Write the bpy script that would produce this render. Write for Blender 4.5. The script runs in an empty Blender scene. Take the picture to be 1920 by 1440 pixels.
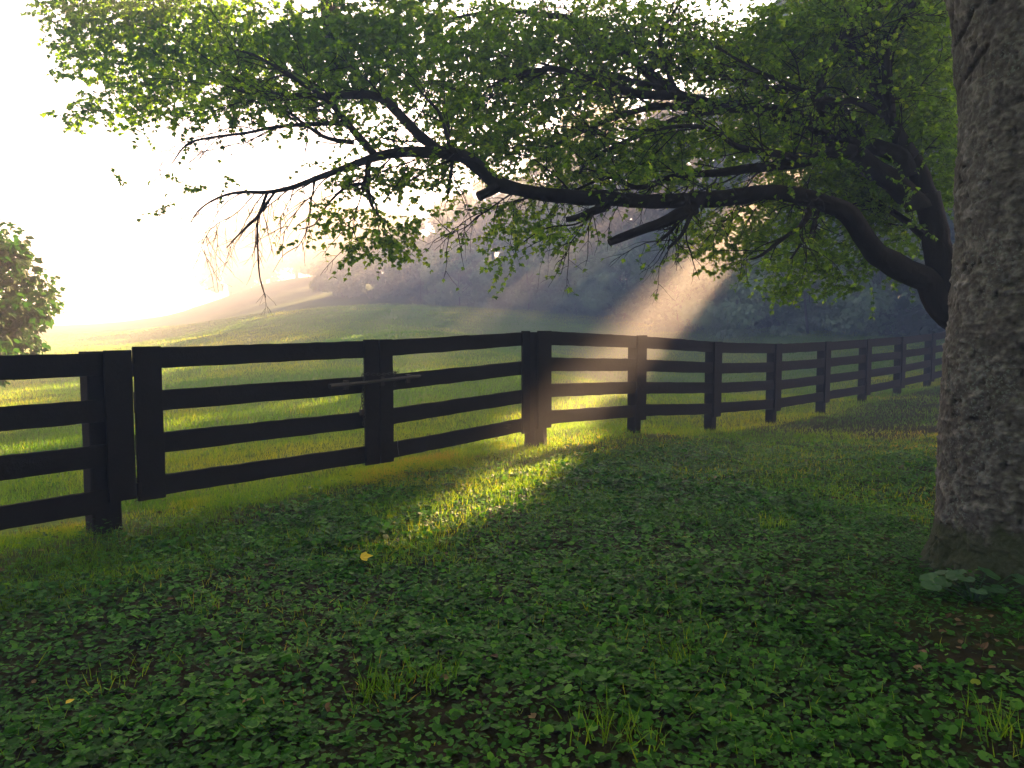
import bpy, math, random
import numpy as np
from mathutils import Vector

R = math.radians
rng = np.random.default_rng(7)
random.seed(7)
sc = bpy.context.scene
COL = sc.collection

# ------------------------------------------------------------------ camera
EYE = 1.57
PITCH = math.atan(105 / 1450)
cam_d = bpy.data.cameras.new("camera")
cam = bpy.data.objects.new("camera", cam_d)
COL.objects.link(cam)
cam_d.sensor_width = 36
cam_d.lens = 1450 / 1920 * 36
cam_d.clip_start = 0.05
cam_d.clip_end = 2000
cam.location = (0, 0, EYE)
cam.rotation_euler = (R(90) - PITCH, 0, 0)
sc.camera = cam

# ------------------------------------------------------------------ light
SUN_AZ, SUN_EL = 30.5, 22.0            # azimuth to the right of straight ahead
SUN = np.array([math.sin(R(SUN_AZ)) * math.cos(R(SUN_EL)),
                math.cos(R(SUN_AZ)) * math.cos(R(SUN_EL)), math.sin(R(SUN_EL))])
world = bpy.data.worlds.new("World")
sc.world = world
world.use_nodes = True
nt = world.node_tree
nt.nodes.clear()
sky = nt.nodes.new("ShaderNodeTexSky")
sky.sky_type = 'NISHITA'
sky.sun_disc = False
sky.sun_elevation = R(SUN_EL)
sky.sun_rotation = R(SUN_AZ)
sky.altitude = 100
sky.air_density = 0.42
sky.dust_density = 0.9
sky.ozone_density = 0.2
bg = nt.nodes.new("ShaderNodeBackground")
bg.inputs[1].default_value = 0.05
wo = nt.nodes.new("ShaderNodeOutputWorld")
nt.links.new(sky.outputs[0], bg.inputs[0])
nt.links.new(bg.outputs[0], wo.inputs[0])

sun_d = bpy.data.lights.new("sun", 'SUN')
sun_o = bpy.data.objects.new("sun", sun_d)
COL.objects.link(sun_o)
sun_d.energy = 5.0
sun_d.angle = R(0.5)
sun_d.color = (1.0, 0.61, 0.31)
sun_o.location = (20, 40, 40)
sun_o.rotation_euler = Vector(-SUN).to_track_quat('-Z', 'Y').to_euler()

sc.view_settings.view_transform = 'Standard'
sc.view_settings.look = 'None'
sc.view_settings.exposure = 3.97
sc.view_settings.gamma = 1.0
HAZE_DENSITY = 0.0105
HAZE_G = 0.42

sc.render.engine = 'CYCLES'
cy = sc.cycles
cy.use_denoising = True
cy.max_bounces = 5
cy.diffuse_bounces = 3
cy.glossy_bounces = 2
cy.transmission_bounces = 3
cy.volume_bounces = 0
cy.transparent_max_bounces = 4
cy.sample_clamp_indirect = 4.0

# ------------------------------------------------------------------ tools
def at(px, py, d):
    """world point seen at photo pixel (px,py) at forward distance d"""
    u = (px - 960) / 1450.0
    v = (720 - py) / 1450.0
    y = v * math.sin(PITCH) + math.cos(PITCH)
    z = v * math.cos(PITCH) - math.sin(PITCH)
    s = d / y
    return np.array([u * s, d, EYE + z * s])

def hash3(ix, iy, iz, seed):
    h = (ix * 374761393 + iy * 668265263 + iz * 2147483647 + seed * 974634777) & 0xffffffff
    h = ((h ^ (h >> 13)) * 1274126177) & 0xffffffff
    return ((h ^ (h >> 16)) & 0xffff) / 65535.0

def vnoise(x, y, z=0.0, seed=0):
    x = np.asarray(x, float); y = np.asarray(y, float); z = np.asarray(z, float) + 0 * x
    xi, yi, zi = np.floor(x).astype(np.int64), np.floor(y).astype(np.int64), np.floor(z).astype(np.int64)
    fx, fy, fz = x - xi, y - yi, z - zi
    fx = fx * fx * (3 - 2 * fx); fy = fy * fy * (3 - 2 * fy); fz = fz * fz * (3 - 2 * fz)
    r = 0
    for dx in (0, 1):
        for dy in (0, 1):
            for dz in (0, 1):
                w = (fx if dx else 1 - fx) * (fy if dy else 1 - fy) * (fz if dz else 1 - fz)
                r = r + w * hash3(xi + dx, yi + dy, zi + dz, seed)
    return r

def fbm(x, y, z=0.0, seed=0, octs=4):
    r = 0; a = 0.5
    x = np.asarray(x, float); y = np.asarray(y, float); z = np.asarray(z, float)
    for k in range(octs):
        r = r + a * vnoise(x * 2 ** k, y * 2 ** k, z * 2 ** k, seed + k)
        a *= 0.5
    return r

def unit(v):
    v = np.asarray(v, float)
    return v / np.maximum(np.linalg.norm(v, axis=-1, keepdims=True), 1e-9)

def make_mesh(name, V, faces_flat, sizes, mat, parent=None, smooth=False, tint=None, loc=None):
    V = np.asarray(V, np.float32).reshape(-1, 3)
    if loc is not None:
        V = V - np.asarray(loc, np.float32)
    me = bpy.data.meshes.new(name)
    me.vertices.add(len(V)); me.vertices.foreach_set("co", V.ravel())
    faces_flat = np.asarray(faces_flat, np.int32).ravel(); sizes = np.asarray(sizes, np.int32).ravel()
    me.loops.add(len(faces_flat)); me.loops.foreach_set("vertex_index", faces_flat)
    me.polygons.add(len(sizes))
    st = np.zeros(len(sizes), np.int32); st[1:] = np.cumsum(sizes)[:-1]
    me.polygons.foreach_set("loop_start", st)
    me.polygons.foreach_set("use_smooth", np.full(len(sizes), smooth, bool))
    me.update(calc_edges=True)
    if tint is not None:
        a = me.attributes.new("tint", 'FLOAT', 'POINT')
        a.data.foreach_set("value", np.asarray(tint, np.float32))
    me.materials.append(mat)
    ob = bpy.data.objects.new(name, me)
    COL.objects.link(ob)
    if loc is not None:
        ob.location = [float(c) for c in loc]
    if parent is not None:
        ob.parent = parent
        if loc is None:
            pass
    return ob

def part(ob, parent):
    """parent a mesh built in world coordinates to an empty standing elsewhere (no rotation)"""
    ob.parent = parent
    ob.location = [ob.location[i] - parent.location[i] for i in range(3)]
    return ob

def tag(o, label=None, cat=None, group=None, kind=None):
    if label: o['label'] = label
    if cat: o['category'] = cat
    if group: o['group'] = group
    if kind: o['kind'] = kind
    return o

def thing(name, loc, label, cat, group=None):
    o = bpy.data.objects.new(name, None)
    COL.objects.link(o)
    o.empty_display_size = 0.2
    o.location = [float(c) for c in loc]
    return tag(o, label, cat, group)

class MB:
    """collects shapes into one mesh"""
    def __init__(s):
        s.V = []; s.F = []; s.S = []; s.n = 0
    def add(s, V, F):
        s.V.append(np.asarray(V, float))
        for f in F:
            s.F.extend([i + s.n for i in f]); s.S.append(len(f))
        s.n += len(V)
    def addflat(s, V, flat, size):
        s.V.append(np.asarray(V, float))
        flat = np.asarray(flat).ravel()
        s.F.extend((flat + s.n).tolist()); s.S.extend([size] * (len(flat) // size)); s.n += len(V)
    def tube(s, P, rad, k=8, cap=True, wob=0.0):
        P = np.asarray(P, float); n = len(P)
        rad = np.broadcast_to(np.asarray(rad, float), (n,))
        T = unit(np.gradient(P, axis=0))
        ref = np.array([0.13, 0.9, 0.2]) if abs(T[0] @ unit([0.13, 0.9, 0.2])) < 0.9 else np.array([1., 0, 0])
        U = unit(np.cross(T, ref)); W = np.cross(T, U)
        a = np.linspace(0, 2 * np.pi, k, endpoint=False)
        rr = rad[:, None] * np.ones(k)
        if wob:
            rr = rr * (1 + wob * (vnoise(np.arange(n)[:, None] * 0.45 + 3 * P[0, 0], np.cos(a)[None] * 1.3 + 5, np.sin(a)[None] * 1.3, 3) - .5) * 2)
        V = P[:, None] + rr[..., None] * (np.cos(a)[None, :, None] * U[:, None] + np.sin(a)[None, :, None] * W[:, None])
        i = np.arange(n - 1)[:, None] * k; j = np.arange(k)[None]; j2 = (j + 1) % k
        Q = np.stack([i + j, i + j2, i + k + j2, i + k + j], -1).reshape(-1, 4)
        s.addflat(V.reshape(-1, 3), Q, 4)
        if cap:
            b = s.n - n * k
            s.F.extend(range(b + k - 1, b - 1, -1)); s.S.append(k)
            s.F.extend(range(b + (n - 1) * k, b + n * k)); s.S.append(k)
    def board(s, A, B, up, h, th, side, jit=0.0, seg=1, seed=0, bev=0.006):
        """a plank from A to B (centre line), h high along up, th thick along side, edges slightly uneven"""
        A = np.asarray(A, float); B = np.asarray(B, float)
        up = unit(up); side = unit(side)
        t = np.linspace(0, 1, seg + 1)
        C = A + (B - A) * t[:, None]
        jt = jit * (vnoise(t * seg * .7, seed + 0 * t, 0, 11) - .5) * 2
        jb = jit * (vnoise(t * seg * .7, seed + 9.0 + 0 * t, 0, 12) - .5) * 2
        ln = unit(B - A)
        prof = []
        hh, tt = h / 2, th / 2
        for (a, b) in ((-tt, -hh + bev), (-tt, hh - bev), (-tt + bev, hh), (tt - bev, hh), (tt, hh - bev), (tt, -hh + bev), (tt - bev, -hh), (-tt + bev, -hh)):
            prof.append(C + side * a + up * (b + (jt if b > 0 else jb))[:, None] if jit else C + side * a + up * b)
        V = np.stack(prof, 1)
        k = 8; n = seg + 1
        i = np.arange(n - 1)[:, None] * k; j = np.arange(k)[None]; j2 = (j + 1) % k
        Q = np.stack([i + j, i + j2, i + k + j2, i + k + j], -1).reshape(-1, 4)
        s.addflat(V.reshape(-1, 3), Q, 4)
        b0 = s.n - n * k
        s.F.extend(range(b0 + k - 1, b0 - 1, -1)); s.S.append(k)
        s.F.extend(range(b0 + (n - 1) * k, b0 + n * k)); s.S.append(k)
    def build(s, name, mat, parent=None, smooth=False):
        V = np.concatenate(s.V)
        ob = make_mesh(name, V, s.F, s.S, mat, None, smooth)
        if parent is not None:
            part(ob, parent)
        return ob

def scatter(name, mat, P, T, N, S, tv, tf, parent=None, tint=None, smooth=False, bend=None):
    """one mesh of many copies of a small leaf shape: tv local verts (across, along, normal), tf faces"""
    P = np.asarray(P, float); T = unit(T); N = np.asarray(N, float)
    N = unit(N - (N * T).sum(-1, keepdims=True) * T)
    B = np.cross(T, N)
    tv = np.asarray(tv, float)
    S = np.asarray(S, float)
    if S.ndim == 1: S = np.stack([S, S, S], -1)
    n, k = len(P), len(tv)
    V = P[:, None] + (tv[None, :, 0] * S[:, None, 0])[..., None] * B[:, None] + (tv[None, :, 1] * S[:, None, 1])[..., None] * T[:, None] \
        + (tv[None, :, 2] * S[:, None, 2])[..., None] * N[:, None]
    base = np.concatenate([np.asarray(f) for f in tf])
    sz = np.array([len(f) for f in tf])
    F = (np.arange(n)[:, None] * k + base[None]).ravel()
    SZ = np.tile(sz, n)
    if tint is None: tint = rng.random(n)
    ob = make_mesh(name, V.reshape(-1, 3), F, SZ, mat, None, smooth, np.repeat(tint, k))
    if parent is not None:
        part(ob, parent)
    return ob

# leaf shapes -------------------------------------------------------
LEAF = (np.array([[0, 0, 0], [.30, .28, .06], [.26, .62, .05], [0, 1, -.06], [-.26, .62, .05], [-.30, .28, .06]]),
        [(0, 1, 2, 3), (0, 3, 4, 5)])
LOBED = (np.array([[0, 0, 0], [.34, .10, .05], [.50, .48, .02], [.24, .56, .05], [.0, 1.0, -.06], [-.24, .56, .05], [-.50, .48, .02], [-.34, .10, .05]]),
         [(0, 1, 2, 3), (0, 3, 4, 5), (0, 5, 6, 7)])
SPRAY = (np.array([[0, 0, 0], [.35, .12, .02], [.18, .30, .05], [.52, .55, -.04], [.20, .62, .05], [.05, 1, -.1], [-.16, .66, .04], [-.5, .60, -.05], [-.22, .34, .05], [-.4, .16, 0]]),
         [(0, 1, 2), (0, 2, 4, 6, 8), (2, 3, 4), (4, 5, 6), (6, 7, 8), (8, 9, 0)])
_a = [-150, -115, -80, -40, 0, 40, 80, 115, 150]
IVY = (np.array([[0, 0, 0]] + [[.5 * math.sin(R(a)) * (1 + .06 * (i % 2)), .18 + .5 * math.cos(R(a)) * (1 + .06 * (i % 2)), (.10 if i % 2 else .05) - .05 * abs(math.sin(R(a)))] for i, a in enumerate(_a)]),
       [(0, i + 2, i + 1) for i in range(8)])
BLADE = (np.array([[-.5, 0, 0], [.5, 0, 0], [.4, .5, .08], [-.4, .5, .08], [0, 1, .32]]), [(0, 1, 2, 3), (3, 2, 4)])

# ------------------------------------------------------------------ materials
def new_mat(name):
    m = bpy.data.materials.new(name); m.use_nodes = True
    t = m.node_tree; t.nodes.clear()
    return m, t, t.nodes.new("ShaderNodeOutputMaterial")

def ramp(t, fac, stops):
    r = t.nodes.new("ShaderNodeValToRGB")
    e = r.color_ramp.elements
    while len(e) < len(stops): e.new(0.5)
    for el, (p, c) in zip(e, stops):
        el.position = p; el.color = (*c, 1)
    t.links.new(fac, r.inputs[0])
    return r.outputs[0]

def leaf_mat(name, stops, trans, mix=0.45, rough=0.5, spec=0.35, noise=0.0):
    m, t, out = new_mat(name)
    at_ = t.nodes.new("ShaderNodeAttribute"); at_.attribute_name = "tint"
    col = ramp(t, at_.outputs["Fac"], stops)
    p = t.nodes.new("ShaderNodeBsdfPrincipled")
    p.inputs["Roughness"].default_value = rough
    p.inputs["Specular IOR Level"].default_value = spec
    t.links.new(col, p.inputs["Base Color"])
    tr = t.nodes.new("ShaderNodeBsdfTranslucent")
    mul = t.nodes.new("ShaderNodeMix"); mul.data_type = 'RGBA'; mul.blend_type = 'MULTIPLY'
    mul.inputs[0].default_value = 1
    t.links.new(col, mul.inputs[6]); mul.inputs[7].default_value = (*trans, 1)
    t.links.new(mul.outputs[2], tr.inputs[0])
    mx = t.nodes.new("ShaderNodeMixShader"); mx.inputs[0].default_value = mix
    t.links.new(p.outputs[0], mx.inputs[1]); t.links.new(tr.outputs[0], mx.inputs[2])
    t.links.new(mx.outputs[0], out.inputs[0])
    return m

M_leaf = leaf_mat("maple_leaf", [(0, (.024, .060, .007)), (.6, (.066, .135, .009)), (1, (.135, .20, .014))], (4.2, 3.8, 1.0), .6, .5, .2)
M_bush_leaf = leaf_mat("bush_leaf", [(0, (.008, .028, .004)), (.6, (.020, .066, .007)), (1, (.045, .10, .010))], (1.8, 2.4, .8), .3, .5, .1)
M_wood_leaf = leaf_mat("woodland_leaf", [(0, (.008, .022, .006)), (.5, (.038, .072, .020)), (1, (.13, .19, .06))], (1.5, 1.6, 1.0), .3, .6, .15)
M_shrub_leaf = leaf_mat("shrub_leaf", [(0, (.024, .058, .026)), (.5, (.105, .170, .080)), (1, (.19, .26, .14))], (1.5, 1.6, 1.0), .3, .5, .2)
M_ivy = leaf_mat("ground_ivy_leaf", [(0, (.008, .036, .004)), (.45, (.022, .095, .010)), (.8, (.055, .17, .020)), (.95, (.090, .21, .03)), (1, (.18, .20, .02))], (2.0, 2.4, 1.0), .3, .5, .10)
M_grass = leaf_mat("grass_blade", [(0, (.030, .090, .005)), (.5, (.075, .150, .006)), (.85, (.15, .175, .012)), (1, (.17, .125, .035))], (3.4, 3.0, .8), .5, .5, .12)
M_litter = leaf_mat("leaf_litter", [(0, (.03, .018, .010)), (.6, (.09, .055, .028)), (1, (.19, .13, .075))], (1, .9, .8), .15, .7, .2)
M_yellow = leaf_mat("yellow_leaf", [(0, (.60, .46, .03)), (1, (.66, .52, .04))], (1.2, 1.2, .6), .4)
M_broad = leaf_mat("broad_leaf", [(0, (.025, .075, .035)), (1, (.05, .12, .06))], (1.6, 1.8, 1), .25, .5, .3)

def bark_mat(name, stops, scale, bump=.4, zscale=.35):
    m, t, out = new_mat(name)
    tc = t.nodes.new("ShaderNodeTexCoord")
    mp = t.nodes.new("ShaderNodeMapping"); mp.inputs["Scale"].default_value = (1, 1, zscale)
    t.links.new(tc.outputs["Object"], mp.inputs[0])
    n = t.nodes.new("ShaderNodeTexNoise"); n.inputs["Scale"].default_value = scale; n.inputs["Detail"].default_value = 8
    n.inputs["Roughness"].default_value = .65
    t.links.new(mp.outputs[0], n.inputs[0])
    col = ramp(t, n.outputs[0], stops)
    p = t.nodes.new("ShaderNodeBsdfPrincipled"); p.inputs["Roughness"].default_value = .9
    p.inputs["Specular IOR Level"].default_value = .15
    t.links.new(col, p.inputs["Base Color"])
    b = t.nodes.new("ShaderNodeBump"); b.inputs["Strength"].default_value = bump; b.inputs["Distance"].default_value = .03
    t.links.new(n.outputs[0], b.inputs["Height"]); t.links.new(b.outputs[0], p.inputs["Normal"])
    t.links.new(p.outputs[0], out.inputs[0])
    return m

M_dark_bark = bark_mat("dark_bark", [(.3, (.005, .0047, .0044)), (.7, (.014, .013, .0118))], 14, .8)
M_wood_bark = bark_mat("woodland_bark", [(.3, (.03, .026, .02)), (.7, (.08, .07, .055))], 6, .5)
M_fence = bark_mat("black_painted_wood", [(.3, (.0035, .0035, .0036)), (.75, (.0095, .0092, .009))], 9, .5, 1.0)
M_cut = bark_mat("cut_wood", [(.3, (.02, .016, .012)), (.7, (.05, .04, .03))], 20, .3)

def near_bark():
    m, t, out = new_mat("lichen_bark")
    tc = t.nodes.new("ShaderNodeTexCoord")
    a = t.nodes.new("ShaderNodeAttribute"); a.attribute_name = "tint"
    base = ramp(t, a.outputs["Fac"], [(.0, (.012, .012, .011)), (.35, (.066, .065, .058)), (.7, (.140, .138, .125)), (1, (.25, .25, .235))])
    n = t.nodes.new("ShaderNodeTexNoise"); n.inputs["Scale"].default_value = 38; n.inputs["Detail"].default_value = 6
    t.links.new(tc.outputs["Object"], n.inputs[0])
    sp = ramp(t, n.outputs[0], [(.3, (.45, .45, .45)), (.7, (1.35, 1.35, 1.35))])
    mul = t.nodes.new("ShaderNodeMix"); mul.data_type = 'RGBA'; mul.blend_type = 'MULTIPLY'; mul.inputs[0].default_value = 1
    t.links.new(base, mul.inputs[6]); t.links.new(sp, mul.inputs[7])
    # grey-green lichen rosettes
    v = t.nodes.new("ShaderNodeTexVoronoi"); v.inputs["Scale"].default_value = 48
    n3 = t.nodes.new("ShaderNodeTexNoise"); n3.inputs["Scale"].default_value = 60; n3.inputs["Detail"].default_value = 3
    t.links.new(tc.outputs["Object"], n3.inputs[0])
    mixv = t.nodes.new("ShaderNodeMix"); mixv.data_type = 'RGBA'; mixv.inputs[0].default_value = .04
    t.links.new(tc.outputs["Object"], mixv.inputs[6]); t.links.new(n3.outputs[1], mixv.inputs[7])
    t.links.new(mixv.outputs[2], v.inputs["Vector"])
    lm = ramp(t, v.outputs["Distance"], [(.22, (1, 1, 1)), (.42, (0, 0, 0))])
    n2 = t.nodes.new("ShaderNodeTexNoise"); n2.inputs["Scale"].default_value = 3.2; n2.inputs["Detail"].default_value = 4
    t.links.new(tc.outputs["Object"], n2.inputs[0])
    pm = ramp(t, n2.outputs[0], [(.42, (0, 0, 0)), (.6, (1, 1, 1))])
    mm = t.nodes.new("ShaderNodeMath"); mm.operation = 'MULTIPLY'
    t.links.new(lm, mm.inputs[0]); t.links.new(pm, mm.inputs[1])
    mm2 = t.nodes.new("ShaderNodeMath"); mm2.operation = 'MULTIPLY'; mm2.inputs[1].default_value = .6
    t.links.new(mm.outputs[0], mm2.inputs[0])
    lx = t.nodes.new("ShaderNodeMix"); lx.data_type = 'RGBA'
    t.links.new(mm2.outputs[0], lx.inputs[0]); t.links.new(mul.outputs[2], lx.inputs[6]); lx.inputs[7].default_value = (.15, .185, .165, 1)
    # moss towards the foot
    sx = t.nodes.new("ShaderNodeSeparateXYZ"); t.links.new(tc.outputs["Object"], sx.inputs[0])
    n4 = t.nodes.new("ShaderNodeTexNoise"); n4.inputs["Scale"].default_value = 5; n4.inputs["Detail"].default_value = 5
    t.links.new(tc.outputs["Object"], n4.inputs[0])
    ad = t.nodes.new("ShaderNodeMath"); ad.operation = 'MULTIPLY_ADD'; ad.inputs[1].default_value = -.5
    t.links.new(n4.outputs[0], ad.inputs[0]); t.links.new(sx.outputs[2], ad.inputs[2])
    ms = ramp(t, ad.outputs[0], [(0, (.75, .75, .75)), (.10, (0, 0, 0))])
    gx = t.nodes.new("ShaderNodeMix"); gx.data_type = 'RGBA'
    t.links.new(ms, gx.inputs[0]); t.links.new(lx.outputs[2], gx.inputs[6]); gx.inputs[7].default_value = (.020, .032, .008, 1)
    p = t.nodes.new("ShaderNodeBsdfPrincipled"); p.inputs["Roughness"].default_value = .9; p.inputs["Specular IOR Level"].default_value = .2
    t.links.new(gx.outputs[2], p.inputs["Base Color"])
    b = t.nodes.new("ShaderNodeBump"); b.inputs["Strength"].default_value = .6; b.inputs["Distance"].default_value = .012
    t.links.new(n.outputs[0], b.inputs["Height"]); t.links.new(b.outputs[0], p.inputs["Normal"])
    t.links.new(p.outputs[0], out.inputs[0])
    return m
M_near_bark = near_bark()

def metal_mat(name, col, rough=.5):
    m, t, out = new_mat(name)
    n = t.nodes.new("ShaderNodeTexNoise"); n.inputs["Scale"].default_value = 40; n.inputs["Detail"].default_value = 4
    c = ramp(t, n.outputs[0], [(.3, tuple(x * .5 for x in col)), (.7, col)])
    p = t.nodes.new("ShaderNodeBsdfPrincipled"); p.inputs["Metallic"].default_value = .25; p.inputs["Roughness"].default_value = rough
    t.links.new(c, p.inputs["Base Color"]); t.links.new(p.outputs[0], out.inputs[0])
    return m
M_iron = metal_mat("dark_iron", (.018, .0175, .017), .6)
M_wire = metal_mat("grey_wire", (.16, .155, .15), .5)

def ground_mat():
    m, t, out = new_mat("field_ground")
    g = t.nodes.new("ShaderNodeNewGeometry")
    n1 = t.nodes.new("ShaderNodeTexNoise"); n1.inputs["Scale"].default_value = .5; n1.inputs["Detail"].default_value = 8; n1.inputs["Roughness"].default_value = .65
    n2 = t.nodes.new("ShaderNodeTexNoise"); n2.inputs["Scale"].default_value = 9; n2.inputs["Detail"].default_value = 8; n2.inputs["Roughness"].default_value = .7
    for n in (n1, n2): t.links.new(g.outputs["Position"], n.inputs[0])
    a = t.nodes.new("ShaderNodeAttribute"); a.attribute_name = "tint"
    grass = ramp(t, n1.outputs[0], [(.35, (.050, .095, .010)), (.55, (.085, .140, .012)), (.7, (.14, .155, .03))])
    soil = ramp(t, n2.outputs[0], [(.35, (.007, .007, .004)), (.65, (.026, .022, .012))])
    mx = t.nodes.new("ShaderNodeMix"); mx.data_type = 'RGBA'
    t.links.new(a.outputs["Fac"], mx.inputs[0]); t.links.new(soil, mx.inputs[6]); t.links.new(grass, mx.inputs[7])
    sp = ramp(t, n2.outputs[0], [(.3, (.45, .45, .45)), (.7, (1.45, 1.4, 1.25))])
    mul = t.nodes.new("ShaderNodeMix"); mul.data_type = 'RGBA'; mul.blend_type = 'MULTIPLY'; mul.inputs[0].default_value = 1
    t.links.new(mx.outputs[2], mul.inputs[6]); t.links.new(sp, mul.inputs[7])
    p = t.nodes.new("ShaderNodeBsdfPrincipled"); p.inputs["Roughness"].default_value = .95; p.inputs["Specular IOR Level"].default_value = .1
    t.links.new(mul.outputs[2], p.inputs["Base Color"])
    b = t.nodes.new("ShaderNodeBump"); b.inputs["Strength"].default_value = .8; b.inputs["Distance"].default_value = .06
    t.links.new(n2.outputs[0], b.inputs["Height"]); t.links.new(b.outputs[0], p.inputs["Normal"])
    t.links.new(p.outputs[0], out.inputs[0])
    return m
M_ground = ground_mat()

# ------------------------------------------------------------------ terrain
CP = np.array([
    (0, 2, 0), (-2, 3, 0), (2, 3, .02), (0, 5, .02), (2, 5, .04), (3.4, 4.6, .05), (-3.04, 6.1, 0), (-1.4, 7.9, .06), (.27, 9.67, .10), (1.7, 11.1, .03),
    (3.2, 12.5, -.12), (4.7, 13.9, -.16), (6.2, 15.35, -.12), (7.7, 16.8, -.03), (9.2, 18.2, 0), (10.6, 19.6, .06), (14, 22, .3),
    (-6, 3, -.05), (5.1, 9, .05), (4, 7, .02), (8, 8, .1), (0, -6, 0), (-10, -6, -.1), (10, -6, .1), (-10, 3, -.05), (12, 8, .2),
    (-6, 10, 0), (-10, 20, .25), (-20, 45, .9), (-32, 70, 1.5), (-8, 30, .95), (-14, 50, 2.6), (-4, 16, .35), (-3, 22, .8),
    (-30, 95, 7.0), (-17, 72, 4.5), (-2.5, 60, 3.2), (4.8, 50, 2.36), (8.4, 42, 1.6), (10.3, 34, 1.0), (15.2, 32, 1.24),
    (1.2, 16, .45), (-1.0, 24, .9), (-2, 30, 1.38), (-7.5, 42, 2.35), (-1, 38, 1.2), (4, 23, -.35), (8, 26, -.2), (3, 33, .25),
    (25, 50, 2.3), (30, 55, 3.0), (22, 34, 1.2), (-45, 60, .9), (-40, 30, .4), (-60, 90, 1.6), (0, 110, 8), (40, 90, 6), (60, 40, 3), (-60, 10, -.2), (40, 0, .5), (-40, -20, -.2),
    (20, -30, .2), (-44, 95, 2.6), (-38, 82, 1.8), (-52, 120, 3.0), (-36, 70, 1.4), (-60, 140, 3), (20, 150, 9)], float)
def _tps(d2):
    return d2 * np.log(d2 + 1e-9) * .5
_K = _tps(((CP[:, None, :2] - CP[None, :, :2]) ** 2).sum(-1)) + np.eye(len(CP)) * .5
_Q = np.hstack([np.ones((len(CP), 1)), CP[:, :2]])
_A = np.block([[_K, _Q], [_Q.T, np.zeros((3, 3))]])
_W = np.linalg.solve(_A, np.concatenate([CP[:, 2], np.zeros(3)]))

def gz(x, y):
    """height of the ground"""
    x = np.asarray(x, float); y = np.asarray(y, float)
    sh = np.broadcast(x, y).shape
    xf = np.broadcast_to(x, sh).ravel(); yf = np.broadcast_to(y, sh).ravel()
    r = np.hypot(xf, yf - 40)
    k = np.minimum(1, 110 / np.maximum(r, 1e-6))
    xc, yc = xf * k, (yf - 40) * k + 40
    z = np.zeros(len(xf))
    for i in range(0, len(xf), 20000):
        d2 = (xc[i:i + 20000, None] - CP[None, :, 0]) ** 2 + (yc[i:i + 20000, None] - CP[None, :, 1]) ** 2
        z[i:i + 20000] = _tps(d2) @ _W[:len(CP)] + _W[-3] + _W[-2] * xc[i:i + 20000] + _W[-1] * yc[i:i + 20000]
    d = np.hypot(xf, yf)
    z += (fbm(xf * .9, yf * .9, 0, 21, 3) - .44) * np.clip(.07 + .004 * d, .07, .25) + (vnoise(xf * 5, yf * 5, 0, 5) - .5) * .02
    return z.reshape(sh) if sh else float(z[0])

# fence line (plan): left panel | gate leaf, gate leaf | right run
GA = np.array([-3.04, 6.10]); GB = np.array([0.12, 9.60])
gdir = unit(GB - GA)
gn = np.array([gdir[1], -gdir[0]])          # towards the camera side
CORNER = np.array([.30, 9.72])
rdir = unit(np.array([1.0, .966]))

def fence_side(x, y):
    """>0 on the camera side of the fence, metres (approx)"""
    x = np.asarray(x, float); y = np.asarray(y, float)
    left = (x - GA[0]) * gn[0] + (y - GA[1]) * gn[1]
    rn = np.array([rdir[1], -rdir[0]])
    right = (x - CORNER[0]) * rn[0] + (y - CORNER[1]) * rn[1]
    return np.where(x < CORNER[0], left, right)

def build_ground():
    na = 420
    r = np.concatenate([np.linspace(.15, 6, 90), np.geomspace(6.06, 290, 190)])
    # finer towards the view direction
    a = np.linspace(0, 2 * np.pi, na, endpoint=False)
    X = r[:, None] * np.sin(a)[None]; Y = r[:, None] * np.cos(a)[None]
    X = np.concatenate([[0], X.ravel()]); Y = np.concatenate([[0], Y.ravel()])
    Z = gz(X, Y)
    V = np.stack([X, Y, Z], -1)
    n = len(r)
    i = 1 + np.arange(n - 1)[:, None] * na; j = np.arange(na)[None]; j2 = (j + 1) % na
    Q = np.stack([i + j, i + na + j, i + na + j2, i + j2], -1).reshape(-1, 4)
    tri = np.stack([np.zeros(na, int), 1 + np.arange(na), 1 + (np.arange(na) + 1) % na], -1)
    F = np.concatenate([tri.ravel(), Q.ravel()]); S = np.concatenate([np.full(na, 3), np.full(len(Q), 4)])
    s = fence_side(X, Y)
    g = np.clip(.5 - s / 1.5, 0, 1)
    g = np.clip(g + (fbm(X * .7, Y * .7, 0, 33, 4) - .47) * 1.2 * (g < 1) , 0, 1)
    ob = make_mesh("ground", V, F, S, M_ground, None, True, g)
    tag(ob, "grassy field and shaded yard sloping up into the fog", "ground", None, "structure")
build_ground()

# ------------------------------------------------------------------ the sun gap: strip of ground that the low sun reaches between the crowns
STRIP = np.array([(-.80, 5.5), (-.15, 7.3), (.22, 9.4), (.48, 11.2), (1.35, 17.0)])
STRIP2 = np.array([(1.75, 14.0), (2.75, 19.5)])
def in_gap(P, grow=0.0):
    """points that stand in the path of the one ray of sun (an opening in the crowns, along the sun's direction)"""
    P = np.asarray(P, float)
    t = P[:, 2] / SUN[2]
    x = P[:, 0] - SUN[0] * t; y = P[:, 1] - SUN[1] * t
    inside = np.zeros(len(P), bool)
    wn = .28 + .34 * vnoise(y * .9 + 3, x * .9, 0, 71)
    for a, b, w in ((STRIP[0], STRIP[1], .50), (STRIP[1], STRIP[2], .78), (STRIP[2], STRIP[3], 1.4), (STRIP[3], STRIP[4], .50), (STRIP2[0], STRIP2[1], .20)):
        d = b - a; L2 = d @ d
        s = np.clip(((x - a[0]) * d[0] + (y - a[1]) * d[1]) / L2, 0, 1)
        dist = np.hypot(x - a[0] - s * d[0], y - a[1] - s * d[1])
        inside |= dist < wn * w + grow
    return inside

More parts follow.
